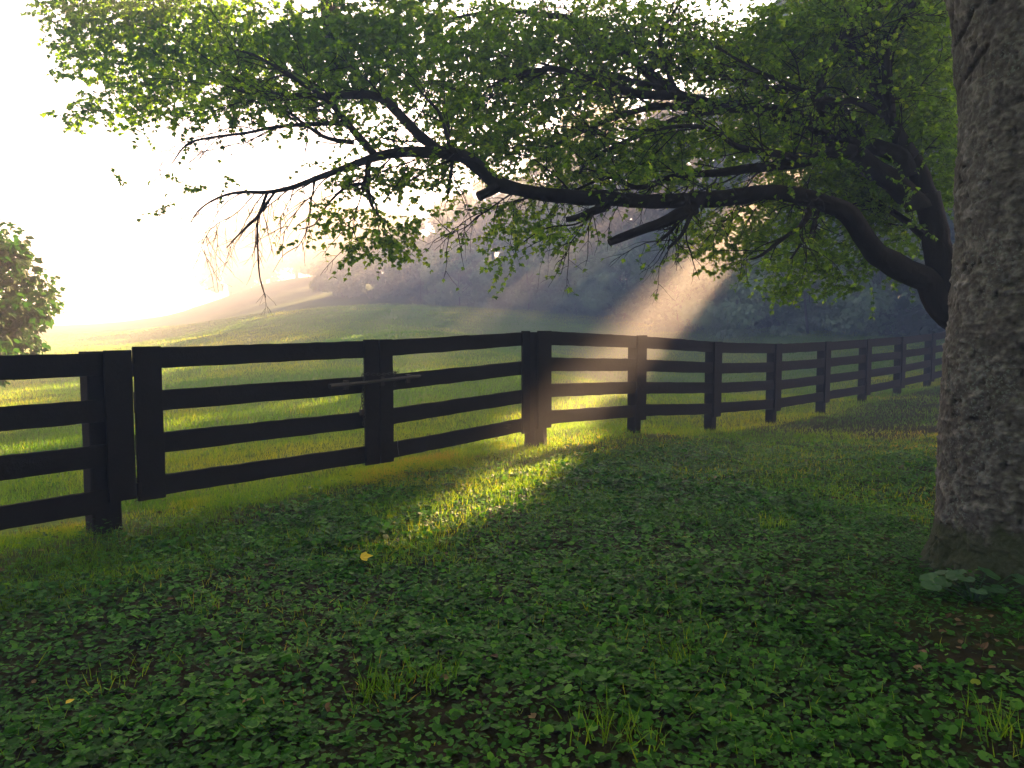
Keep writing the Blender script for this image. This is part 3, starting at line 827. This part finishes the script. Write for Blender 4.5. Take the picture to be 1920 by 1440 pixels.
    # leafy sprays filling the crown: (photo x, y, half width, half height, distance, spread, sprays, darker tint?)
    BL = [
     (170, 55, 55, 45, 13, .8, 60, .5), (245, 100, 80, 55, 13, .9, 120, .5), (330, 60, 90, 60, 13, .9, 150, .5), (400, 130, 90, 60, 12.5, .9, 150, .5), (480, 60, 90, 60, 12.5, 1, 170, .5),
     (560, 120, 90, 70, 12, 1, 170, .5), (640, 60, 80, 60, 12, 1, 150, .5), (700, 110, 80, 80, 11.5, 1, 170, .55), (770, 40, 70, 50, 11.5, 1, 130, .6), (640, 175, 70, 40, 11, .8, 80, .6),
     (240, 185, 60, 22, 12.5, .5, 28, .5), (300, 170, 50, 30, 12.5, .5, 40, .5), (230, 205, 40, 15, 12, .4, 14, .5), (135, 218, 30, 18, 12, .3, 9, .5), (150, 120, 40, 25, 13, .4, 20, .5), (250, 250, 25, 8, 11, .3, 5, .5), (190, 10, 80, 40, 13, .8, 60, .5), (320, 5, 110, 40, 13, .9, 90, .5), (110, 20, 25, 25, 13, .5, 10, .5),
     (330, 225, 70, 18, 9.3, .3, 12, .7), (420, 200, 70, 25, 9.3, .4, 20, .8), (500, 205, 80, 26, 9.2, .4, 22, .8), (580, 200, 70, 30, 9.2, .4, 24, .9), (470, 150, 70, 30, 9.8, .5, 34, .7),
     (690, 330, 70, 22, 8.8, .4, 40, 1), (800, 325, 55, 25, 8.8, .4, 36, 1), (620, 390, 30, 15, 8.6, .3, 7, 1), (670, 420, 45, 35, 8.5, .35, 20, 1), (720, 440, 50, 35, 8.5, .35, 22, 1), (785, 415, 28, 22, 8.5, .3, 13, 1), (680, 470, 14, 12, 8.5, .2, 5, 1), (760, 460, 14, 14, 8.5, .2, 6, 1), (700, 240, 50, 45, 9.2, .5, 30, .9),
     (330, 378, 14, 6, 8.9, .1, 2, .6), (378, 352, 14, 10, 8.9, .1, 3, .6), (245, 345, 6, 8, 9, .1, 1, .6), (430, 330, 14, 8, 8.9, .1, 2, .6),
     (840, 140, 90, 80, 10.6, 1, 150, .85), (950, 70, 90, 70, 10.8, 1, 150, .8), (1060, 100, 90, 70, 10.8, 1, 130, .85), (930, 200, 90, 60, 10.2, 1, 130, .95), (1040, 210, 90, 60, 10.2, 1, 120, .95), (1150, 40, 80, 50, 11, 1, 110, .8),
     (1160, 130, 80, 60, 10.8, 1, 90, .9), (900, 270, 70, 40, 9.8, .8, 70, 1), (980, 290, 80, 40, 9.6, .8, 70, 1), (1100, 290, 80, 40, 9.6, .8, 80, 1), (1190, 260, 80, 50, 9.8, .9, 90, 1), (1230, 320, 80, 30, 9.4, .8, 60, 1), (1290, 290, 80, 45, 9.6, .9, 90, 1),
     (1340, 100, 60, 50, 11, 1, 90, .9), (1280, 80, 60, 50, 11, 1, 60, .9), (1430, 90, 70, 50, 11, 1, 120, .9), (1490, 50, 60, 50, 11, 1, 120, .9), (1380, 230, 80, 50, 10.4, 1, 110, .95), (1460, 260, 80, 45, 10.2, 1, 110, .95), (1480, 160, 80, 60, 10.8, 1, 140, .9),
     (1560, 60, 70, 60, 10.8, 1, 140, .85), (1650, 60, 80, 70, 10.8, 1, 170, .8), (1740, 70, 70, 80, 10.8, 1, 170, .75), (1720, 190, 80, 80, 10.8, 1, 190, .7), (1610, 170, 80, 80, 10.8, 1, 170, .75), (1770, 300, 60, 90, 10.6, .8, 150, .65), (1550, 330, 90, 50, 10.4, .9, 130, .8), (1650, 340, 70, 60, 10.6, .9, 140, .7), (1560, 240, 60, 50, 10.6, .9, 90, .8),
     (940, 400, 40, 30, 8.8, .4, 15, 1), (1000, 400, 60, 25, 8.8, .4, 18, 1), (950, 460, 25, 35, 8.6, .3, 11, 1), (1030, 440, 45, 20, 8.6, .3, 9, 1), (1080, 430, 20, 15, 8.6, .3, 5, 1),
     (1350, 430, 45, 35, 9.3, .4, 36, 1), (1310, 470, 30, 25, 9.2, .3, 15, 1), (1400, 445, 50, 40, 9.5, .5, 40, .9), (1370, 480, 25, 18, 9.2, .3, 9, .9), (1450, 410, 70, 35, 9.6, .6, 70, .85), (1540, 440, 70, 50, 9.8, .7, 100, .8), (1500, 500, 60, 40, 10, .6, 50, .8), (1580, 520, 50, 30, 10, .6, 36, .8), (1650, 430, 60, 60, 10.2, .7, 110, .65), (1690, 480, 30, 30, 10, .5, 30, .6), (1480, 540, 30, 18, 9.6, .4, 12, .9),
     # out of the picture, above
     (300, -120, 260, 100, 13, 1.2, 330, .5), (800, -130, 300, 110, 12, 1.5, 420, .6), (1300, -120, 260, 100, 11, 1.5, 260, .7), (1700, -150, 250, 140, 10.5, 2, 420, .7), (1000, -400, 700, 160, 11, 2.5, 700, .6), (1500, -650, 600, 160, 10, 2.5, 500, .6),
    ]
    for (x, y, wx, wy, d, sp, ns, ti) in BL:
        ns = int(ns * (1.2 if d > 11.4 and y < 200 and x < 900 else 2.3 if x > 1480 and y < 400 else 2.0 if 800 < x < 1520 and -50 < y < 145 else 1.35 if 800 < x < 1500 and 0 < y < 360 else 1))
        for _ in range(ns):
            a = rng.random() * 2 * np.pi; rr = math.sqrt(rng.random())
            p = at(x + wx * 1.1 * rr * math.cos(a), y + wy * 1.1 * rr * math.sin(a), d + rng.normal() * sp * .7)
            if in_gap(p[None], .1)[0]: continue
            dd = unit(np.array([rng.normal() - .5, rng.normal() * .8, rng.normal() * .4 - .15]))
            L_ = .16 + .2 * rng.random(); n = 7
            P = [p]; q = p.copy(); d2 = dd.copy()
            for i in range(n):
                d2 = unit(d2 + rng.normal(size=3) * .14 + [0, 0, -.05]); q = q + d2 * L_ / n * 1.3; P.append(q.copy())
            P = np.array(P)
            twigs.tube(P, np.linspace(.003, .0013, len(P)), 3, False)
            for i in range(1, len(P)):
                for _k in range(2 if i < n else 3):
                    l = unit(d2 * .45 + unit(rng.normal(size=3)) * .85 + [0, 0, -.3])
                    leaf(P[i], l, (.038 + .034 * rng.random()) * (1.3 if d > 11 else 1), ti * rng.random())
    twigs.build("twigs", M_dark_bark, t)
    LP = np.array(LP); keep = ~in_gap(LP, .12)
    f = lambda a: np.array(a)[keep]
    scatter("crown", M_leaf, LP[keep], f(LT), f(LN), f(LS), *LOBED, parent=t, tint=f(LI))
    print("spreading tree leaves", keep.sum(), "twig verts", twigs_n)
spreading_tree()

# ------------------------------------------------------------------ woodland
def crown_points(n, c, rad, nb, low=0.0):
    """leaf clumps on many small boughs through an ellipsoid"""
    u = unit(rng.normal(size=(nb, 3)))
    rr = .45 + .55 * rng.random(nb) ** .5
    bc = u * rr[:, None] * rad + c
    bs = (.15 + .17 * rng.random(nb)) * min(rad)
    k = rng.integers(0, nb, n)
    v = unit(rng.normal(size=(n, 3))) * (rng.random(n)[:, None] ** .3) * bs[k][:, None] * np.array([1.25, 1.25, .8])
    P = bc[k] + v
    outd = unit(v * 1.0 / np.maximum(np.linalg.norm(v, axis=1, keepdims=True), 1e-6) + .5 * unit(P - c))
    tint = np.clip(rng.random(nb)[k] * .7 + rng.random(n) * .3, 0, 1)
    return P, outd, tint

def wood_tree(name, x, y, h, r, label, group, n=6000, size=.30, low=.0, shape='round', cat="tree", mat=None, trunk_r=.22):
    g = gz(x, y)
    t = thing(name, (x, y, g), label, cat, group)
    mat = mat or M_wood_leaf
    if shape == 'round':
        P1, o1, t1 = crown_points(int(n * .5), np.array([x, y, g + h * .66]), np.array([r, r, h * .34]), 30)
        P2, o2, t2 = crown_points(int(n * .5), np.array([x, y, g + h * (.24 + low)]), np.array([r * .95, r * .95, h * .34]), 30)
        P = np.vstack([P1, P2]); o = np.vstack([o1, o2]); ti = np.concatenate([t1, t2])
    else:
        P, o, ti = crown_points(n, np.array([x, y, g + h * .46]), np.array([r, r, h * .56]), 40)
    zg = gz(P[:, 0], P[:, 1])
    keep = (P[:, 2] > zg + .08) & ~in_gap(P, size * .75)
    P, o, ti = P[keep], o[keep], ti[keep]
    n = len(P)
    ti = np.clip(ti * .9 + rng.normal() * .16 + .05, 0, 1)
    T = unit(o * .5 + rng.normal(size=(n, 3)) * .5 + [0, 0, -.5]); N = o * 1.0 + rng.normal(size=(n, 3)) * .35 + [0, 0, .5]
    scatter("crown", mat, P, T, N, size * (.6 + .8 * rng.random(n)), *SPRAY, parent=t, tint=ti)
    mb = MB()
    top = np.array([x, y, g + h * .8]); b0 = np.array([x, y, g - .2])
    mid = np.array([x + rng.normal() * .25, y + rng.normal() * .25, g + h * .4])
    mb.tube(spline(np.array([b0, mid, top]), .5), np.linspace(trunk_r, trunk_r * .2, len(spline(np.array([b0, mid, top]), .5))), 9)
    for k in range(6):
        z0 = .3 + .08 * k
        p = b0 + (top - b0) * z0
        a = rng.random() * 6.28
        q = p + np.array([math.cos(a) * r * .7, math.sin(a) * r * .7, h * .18])
        m_ = (p + q) / 2 + [0, 0, .25]
        mb.tube([p, m_, q], [trunk_r * .45, trunk_r * .3, trunk_r * .1], 6)
    mb.build("trunk", M_wood_bark, t)
    return t

GW = "trees of the wood edge behind the field"
front = [  # x, y, height, radius, label
 (18.6, 35.0, 20.0, 4.8, "dark leafy wood tree on the far right, in the gap left of the lichen trunk"),
 (15.0, 38.0, 20.6, 4.3, "tall dark tree of the wood edge, above the right end of the hollow"),
 (10.6, 46.5, 14.5, 4.5, "tall wood-edge tree right behind the slanting sunbeam"),
 (7.2, 53, 14.0, 4.6, "wood-edge tree just left of the slanting sunbeam"),
 (3.2, 60, 11.6, 4.6, "hazy wood-edge tree above the corner post of the fence"),
 (-1.2, 66, 9.6, 4.4, "hazy wood-edge tree above the far gate leaf"),
 (-6.2, 71, 8.2, 4.0, "pale hazy wood-edge tree above the gate's middle stiles"),
 (-11.4, 75, 7.4, 3.6, "palest tree of the wood edge, at the left end of the wood"),
]
for (x, y, h, r, lab) in front:
    wood_tree("woodland_tree", x, y, h, r, lab, GW, 13000, .34)
back = [(25, 33, 19.5, 5.5), (30, 40, 20, 5.5), (22.5, 42, 20.5, 5.5), (18.2, 46, 20.5, 5.3), (14, 53, 15, 5.2), (12, 62, 13, 5), (7.5, 68, 13, 5), (3.5, 75, 10.5, 5), (-4, 82, 8.5, 4.5), (29, 29, 18, 5), (19.6, 32.2, 14.5, 4.2), (21.5, 29.5, 16.5, 4.6), (35, 36, 20, 5.5), (33, 48, 18, 6), (26, 53, 18, 6), (21.5, 58, 17, 6)]  # includes one tree added behind the near trunk to block a stray sun patch
for (x, y, h, r) in back:
    wood_tree("woodland_tree", x, y, h, r, "tree of the wood's inner rows, crown showing only over and between the front trees", GW + ", inner rows", 7000 if x > 15 else 5500, .55 if x > 15 else .45)

GS = "shrubs along the foot of the wood"
shrubs = [
 (-15.2, 70, 4.6, 2.6, "leftmost shrub along the wood, pale green and rounded, at the open corner of the field"),
 (-11.4, 66.5, 4.8, 2.6, "pale hazy shrub second from the left end of the wood"),
 (-7.4, 63, 4.4, 2.4, "hazy grey-green shrub above the middle stiles of the gate"),
 (-4.0, 60, 4.2, 2.3, "hazy shrub at the wood's foot above the far gate leaf"),
 (-1.3, 56.5, 2.6, 1.5, "low lighter green sapling in front of the wood left of the corner post"),
 (1.2, 54.5, 4.4, 2.4, "hazy shrub directly above the corner post"),
 (4.2, 50.5, 4.4, 2.4, "dim shrub at the wood's foot just right of the corner post"),
 (6.6, 46, 4.2, 2.3, "shrub at the wood's foot that the sunbeam passes in front of"),
 (8.8, 41, 4.2, 2.3, "dark shrub just right of the slanting sunbeam"),
 (10.8, 36.5, 4.4, 2.4, "dark leafy shrub nearest the fence's sagging middle"),
 (13.2, 34.5, 4.6, 2.4, "large dark blue-green shrub on the right of the wood's foot"),
 (15.6, 33.5, 4.2, 2.2, "rightmost dark shrub, ending against the strip of field behind"),
]
for (x, y, h, r, lab) in shrubs:
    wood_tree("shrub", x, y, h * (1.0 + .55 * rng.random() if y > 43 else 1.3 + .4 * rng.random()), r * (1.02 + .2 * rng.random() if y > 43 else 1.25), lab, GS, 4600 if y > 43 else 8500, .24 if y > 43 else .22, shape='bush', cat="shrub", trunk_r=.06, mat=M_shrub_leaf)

GF = "faint trees at the far left of the field"
for (x, y, h, r, lab) in [
 (-36.5, 101, 9.5, 3.6, "leftmost faint tree dissolving in the white fog"),
 (-31.5, 99, 10.5, 3.4, "faint fog-grey tree second from the left, over the far rise"),
 (-26.5, 96, 10, 3.6, "faint lilac-grey tree in the fog at the middle of the far rise"),
 (-22, 93, 9.5, 3.4, "faint foggy tree standing beside the wood's left end"),
 (-18, 84, 9, 3.6, "foggy tree behind the leftmost shrub of the wood")]:
    wood_tree("foggy_tree", x, y, h, r, lab, GF, 5500, .45, low=.12)

# sunlit bushy tree at the left edge
def left_bush():
    x, y = -9.2, 12.0
    g = gz(x, y)
    t = thing("bushy_tree", (x, y, g), "bright green bushy tree at the left edge of the picture behind the fence", "tree")
    P, o, ti = crown_points(15000, np.array([x, y, g + 1.85]), np.array([1.62, 1.5, 1.9]), 110)
    keep = P[:, 2] > g + .1
    P, o, ti = P[keep], o[keep], ti[keep]; n = len(P)
    T = unit(o * .6 + rng.normal(size=(n, 3)) * .5 + [0, 0, -.5]); N = o * .5 + rng.normal(size=(n, 3)) * .45 + [0, 0, .8]
    scatter("crown", M_bush_leaf, P, T, N, .085 + .07 * rng.random(n), *LOBED, parent=t, tint=ti)
    mb = MB()
    for k in range(5):
        a = k * 1.3
        mb.tube([(x + .05 * k, y, g - .1), (x + math.cos(a) * .5, y + math.sin(a) * .4, g + 1.2), (x + math.cos(a) * 1.0, y + math.sin(a) * .8, g + 2.8)], [.07, .05, .02], 7)
    mb.build("trunk", M_dark_bark, t)
left_bush()

# ------------------------------------------------------------------ ground cover
def wedge(n, y0, y1, umax=.72, pw=1.0):
    y = y0 + (y1 - y0) * rng.random(n) ** pw
    u = (rng.random(n) * 2 - 1) * umax
    return u * y, y

def ground_cover():
    # round-leaved ivy
    n = 430000
    y = np.sqrt(rng.random(n) * (11.5 ** 2 - 1.3 ** 2) + 1.3 ** 2); x = (rng.random(n) * 2 - 1) * (.78 * y + 1.3)
    s = fence_side(x, y)
    patch = fbm(x * .8, y * .8, 0, 81, 4)
    dens = np.clip((patch - .34) * 6, .5, 1)
    dens *= np.clip((s - .25) / 1.0, .03, 1)
    dens *= np.clip(1.25 - np.clip(y - 5.6, 0, 9) * .22, .14, 1)
    dens *= np.clip(1.3 - np.hypot(x - 3.0, y - 3.75) / .55 * -1 - .9, 0.02, 1) if False else np.clip((np.hypot((x - 2.6) / .75, (y - 3.75) / .5) - .6) * 2, .30, 1)
    dens[(np.hypot(x - 3.22, y - 4.72) < .62)] = 0
    k = rng.random(n) < dens
    x, y = x[k], y[k]; n = len(x)
    lush = np.clip((fbm(x * .9 + 20, y * .9, 0, 85, 3) - .3) * 2.5, .2, 1)
    clump = np.clip((fbm(x * 5, y * 5, 0, 86, 2) - .2) * 1.9, .1, 1)
    hh = rng.random(n) ** 1.2
    z = gz(x, y) + .010 + .13 * hh * lush * clump
    a = rng.random(n) * 2 * np.pi
    T = np.stack([np.cos(a), np.sin(a), rng.normal(size=n) * .22], -1)
    N = np.stack([rng.normal(size=n) * .42, rng.normal(size=n) * .42 - .08, np.ones(n)], -1)
    S = (.020 + .036 * rng.random(n) ** 2.4) * (.7 + .5 * lush) * (1 + .03 * np.clip(y - 4, 0, 5))
    ob = scatter("ground_ivy", M_ivy, np.stack([x, y, z], -1), T, N, S, *IVY, tint=np.clip(rng.random(n) ** 1.2 * .9 + .4 * (fbm(x * 1.5, y * 1.5, 0, 88, 2) - .35), 0, 1))
    tag(ob, "carpet of small round-leaved ivy over the shaded ground before the fence", "ground ivy", None, "stuff")
    print("ivy", n)
    n = 9000
    k0 = 2600
    cy0 = np.sqrt(rng.random(k0) * (10 ** 2 - 2.0 ** 2) + 2.0 ** 2); cx0 = (rng.random(k0) * 2 - 1) * .75 * cy0
    ok = (fence_side(cx0, cy0) > .1) & (fbm(cx0 * .7 + 5, cy0 * .7, 0, 87, 3) > .40) & (np.hypot(cx0 - 3.22, cy0 - 4.72) > .66)
    tx = rng.random(260) * 6.283; tr = .60 + .75 * rng.random(260) ** 1.5
    cx0 = np.concatenate([cx0[ok], 3.22 + tr * np.cos(tx)]); cy0 = np.concatenate([cy0[ok], 4.72 + tr * np.sin(tx)]); k0 = len(cx0)
    m = 9
    hh = .05 + .09 * rng.random(k0)
    f = np.tile(np.linspace(.15, 1, m), (k0, 1))
    a = f * 14 + rng.random((k0, 1)) * 6
    rad_ = .012 + .02 * (1 - f)
    xs = cx0[:, None] + rad_ * np.cos(a); ys = cy0[:, None] + rad_ * np.sin(a)
    zs = gz(cx0, cy0)[:, None] + hh[:, None] * f
    T = np.stack([np.cos(a), np.sin(a), .25 + 0 * a], -1).reshape(-1, 3); N = np.stack([-.2 * np.cos(a), -.2 * np.sin(a), 1 + 0 * a], -1).reshape(-1, 3)
    ob = scatter("weeds", M_ivy, np.stack([xs, ys, zs], -1).reshape(-1, 3), T, N, (.022 + .022 * rng.random(k0 * m)), *LEAF, tint=np.repeat(.1 + .6 * rng.random(k0), m))
    tag(ob, "small narrow-leaved weeds standing up among the ivy", "weeds", None, "stuff")
    # grass
    X, Y, H, Wd, TI = [], [], [], [], []
    def add(x, y, h, w, ti):
        X.append(x); Y.append(y); H.append(h); Wd.append(w); TI.append(ti)
    # foreground blades between the ivy
    n = 66000
    y = np.sqrt(rng.random(n) * (13 ** 2 - 1.3 ** 2) + 1.3 ** 2); x = (rng.random(n) * 2 - 1) * (.75 * y + 1.2)
    s = fence_side(x, y)
    m = fbm(x * 1.1 + 9, y * 1.1, 0, 91, 4)
    keep = (s > -.2) & (rng.random(n) < np.clip((m - .40) * 5, .06, 1) * np.clip(.35 + (y - 3) * .14, .3, 1)) & (np.hypot(x - 3.22, y - 4.72) > .6)
    x, y = x[keep], y[keep]
    add(x, y, (.04 + .07 * rng.random(len(x)) ** 2), .0045 + 0 * x, np.clip(rng.random(len(x)) * .6 + (fbm(x * .6, y * .6, 0, 95, 3) - .35) * 1.6, 0, 1))
    n = 60000
    y = 6 + 20 * rng.random(n); x = y * (.02 + .70 * rng.random(n))
    s = fence_side(x, y)
    keep = (s > -.3) & (rng.random(n) < np.clip((fbm(x * .9, y * .9, 0, 93, 4) - .30) * 4, .5, 1))
    x, y = x[keep], y[keep]
    add(x, y, .03 + .05 * rng.random(len(x)), .005 + .0004 * y, np.clip(.25 + rng.random(len(x)) * .5 + (fbm(x * .5, y * .5, 0, 94, 3) - .40) * 2.2, 0, 1))
    n = 46000
    aa = rng.random(n); ss = -.35 + 1.9 * rng.random(n) ** 1.4
    x = GA[0] - 2.2 * gdir[0] + (GB[0] - GA[0] + 2.2 * gdir[0]) * aa + gn[0] * ss; y = GA[1] - 2.2 * gdir[1] + (GB[1] - GA[1] + 2.2 * gdir[1]) * aa + gn[1] * ss
    keep = rng.random(n) < np.clip((fbm(x * 1.4, y * 1.4, 0, 92, 3) - .30) * 5, .15, 1)
    x, y = x[keep], y[keep]
    add(x, y, .03 + .06 * rng.random(len(x)) ** 1.5, .005 + 0 * x, np.clip(.25 + rng.random(len(x)) * .45 + (fbm(x * .9, y * .9, 0, 98, 3) - .40) * 2.4, 0, 1))
    n = 7000
    k = rng.random(n); y = 4.9 + 8.0 * rng.random(n)
    x = np.interp(y, STRIP[:, 1], STRIP[:, 0]) + rng.normal(size=n) * .34
    keep = rng.random(n) < np.clip((fbm(x * 1.6, y * 1.6, 0, 96, 3) - .30) * 5, .1, 1)
    x, y = x[keep], y[keep]
    add(x, y, .04 + .08 * rng.random(len(x)) ** 1.6, .0055 + 0 * x, np.clip(.2 + rng.random(len(x)) * .6, 0, 1))
    # the field behind the fence
    n = 300000
    y = 6.5 * (60 / 6.5) ** rng.random(n); x = (rng.random(n) * 2 - 1) * .74 * y
    s = fence_side(x, y)
    keep = s < .25
    x, y = x[keep], y[keep]; n = len(x)
    add(x, y, (.035 + .05 * rng.random(n)) * (1 + .012 * y), .0045 * np.maximum(1, y / 7), np.clip(.10 + rng.random(n) * .55 + (fbm(x * .35, y * .35, 0, 97, 4) - .40) * 2.2, 0, .86))
    # tussocks and weeds of the field
    for k in range(420):
        yy = 7 * (45 / 7) ** rng.random(); xx = (rng.random() * 2 - 1) * .72 * yy
        if fence_side(xx, yy) > -.3: continue
        m = int(18 + 22 * rng.random()); sp_ = .05 + .004 * yy
        add(xx + rng.normal(size=m) * sp_ * 1.6, yy + rng.normal(size=m) * sp_, (.07 + .10 * rng.random()) * (.5 + .6 * rng.random(m)) * (1 + .008 * yy), np.full(m, .0055 * max(1, yy / 8)), np.clip(rng.random() * .9 + rng.normal(size=m) * .1, 0, 1))
    # tufts
    for (cx, cy_, n, h, ti) in [(-.77, 5.35, 12, .20, .3), (-.66, 5.55, 10, .18, .3), (-.3, 6.2, 26, .15, .25), (-.1, 6.7, 40, .15, .3), (.1, 7.2, 60, .13, .35), (.5, 8.3, 60, .12, .4),
                            (-1.5, 5.6, 30, .14, .5), (.32, 2.85, 30, .16, .2), (.45, 2.75, 26, .15, .25), (-.55, 3.2, 90, .12, .1), (-.35, 3.25, 60, .12, .1), (.8, 3.6, 40, .13, .2), (1.9, 2.9, 40, .13, .3), (2.0, 5.8, 60, .1, .4), (-1.7, 4.2, 30, .12, .3)]:
        add(cx + rng.normal(size=n) * .07, cy_ + rng.normal(size=n) * .07, h * (.55 + .6 * rng.random(n)), np.full(n, .006), np.clip(ti + rng.normal(size=n) * .15, 0, 1))
    X = np.concatenate(X); Y = np.concatenate(Y); H = np.concatenate(H); Wd = np.concatenate(Wd); TI = np.concatenate(TI)
    n = len(X)
    P = np.stack([X, Y, gz(X, Y) - .004], -1)
    T = np.stack([rng.normal(size=n) * .33, rng.normal(size=n) * .33, np.ones(n)], -1)
    N = rng.normal(size=(n, 3)); N[:, 2] *= .2
    ob = scatter("grass", M_grass, P, T, N, np.stack([Wd, H, H], -1), *BLADE, tint=TI)
    tag(ob, "short grass of the field and between the ivy", "grass", None, "stuff")
    print("grass", n)
    n = 16000
    y = np.sqrt(rng.random(n) * (22 ** 2 - 1.9 ** 2) + 1.9 ** 2); x = (rng.random(n) * 2 - 1) * .75 * y
    s = fence_side(x, y)
    keep = (s > -1.2) & (rng.random(n) < (np.hypot(x - 2.9, y - 3.9) < .95) * .9 + np.clip((fbm(x * .8 + 31, y * .8, 0, 99, 3) - .36) * 5, .08, 1))
    x, y = x[keep], y[keep]; n = len(x)
    a = rng.random(n) * 6.283
    ob = scatter("leaf_litter", M_litter, np.stack([x, y, gz(x, y) + .004 + .02 * rng.random(n)], -1), np.stack([np.cos(a), np.sin(a), rng.normal(size=n) * .2], -1),
                 np.stack([rng.normal(size=n) * .4, rng.normal(size=n) * .4, np.ones(n)], -1), .025 + .035 * rng.random(n), *LEAF)
    tag(ob, "dead brown leaves and scraps scattered on the bare shaded soil", "leaf litter", None, "stuff")
ground_cover()

def small_things():
    # yellow fallen leaf caught by the sun
    p = at(676, 1083, 4.9); z = gz(p[0], p[1]) + .085
    ob = scatter("fallen_leaf", M_yellow, [[p[0], p[1], z]], [[1, .2, .12]], [[-.1, -.6, 1]], np.array([.085]), *LOBED)
    tag(ob, "bright yellow fallen leaf lying on the ivy below the gate", "leaf")
    for (px, py, d, lab) in [(122, 1298, 2.95, "small yellow-green leaf among the ivy in the lower left corner"), ]:
        p = at(px, py, d)
        ob = scatter("fallen_leaf", M_yellow, [[p[0], p[1], gz(p[0], p[1]) + .09]], [[.4, .9, .1]], [[0, -.3, 1]], np.array([.04]), *LEAF)
        tag(ob, lab, "leaf")
    # broad-leaved plant at the foot of the trunk
    cx, cy_ = 2.60, 4.26
    g = gz(cx, cy_)
    t = thing("broad_leaved_plant", (cx, cy_, g), "clump of large blue-green leaves at the left foot of the thick trunk", "plant")
    n = 13
    a = np.linspace(0, 2 * np.pi, n, endpoint=False) + rng.random(n) * .4
    rr = .05 + .17 * rng.random(n)
    P = np.stack([cx + rr * 1.6 * np.cos(a), cy_ + rr * .8 * np.sin(a), g + .09 + .06 * rng.random(n)], -1)
    T = np.stack([np.cos(a), np.sin(a) - .3, -.2 + 0 * a], -1); N = np.stack([.2 * np.cos(a), -.35 + 0 * a, 1 + 0 * a], -1)
    scatter("leaves", M_broad, P, T, N, .085 + .05 * rng.random(n), *IVY, parent=t)
    mb = MB()
    for p in P: mb.tube([(cx, cy_, g - .02), (cx + (p[0] - cx) * .4, cy_ + (p[1] - cy_) * .4, g + .06), p], .004, 5)
    mb.build("stems", M_broad, t)
small_things()

# ------------------------------------------------------------------ haze
def haze():
    m, t, out = new_mat("morning_haze")
    v = t.nodes.new("ShaderNodeVolumePrincipled")
    v.inputs["Color"].default_value = (.95, .95, .98, 1)
    v.inputs["Density"].default_value = HAZE_DENSITY
    v.inputs["Anisotropy"].default_value = HAZE_G
    t.links.new(v.outputs[0], out.inputs["Volume"])
    mb = MB()
    x0, x1, y0, y1, z0, z1 = -300, 300, -300, 300, -6, 24
    V = [(x, y, z) for x in (x0, x1) for y in (y0, y1) for z in (z0, z1)]
    mb.add(V, [(0, 1, 3, 2), (4, 6, 7, 5), (0, 4, 5, 1), (2, 3, 7, 6), (0, 2, 6, 4), (1, 5, 7, 3)])
    ob = mb.build("haze", m)
    tag(ob, "pale morning haze filling the air over the field", "haze", None, "stuff")
haze()
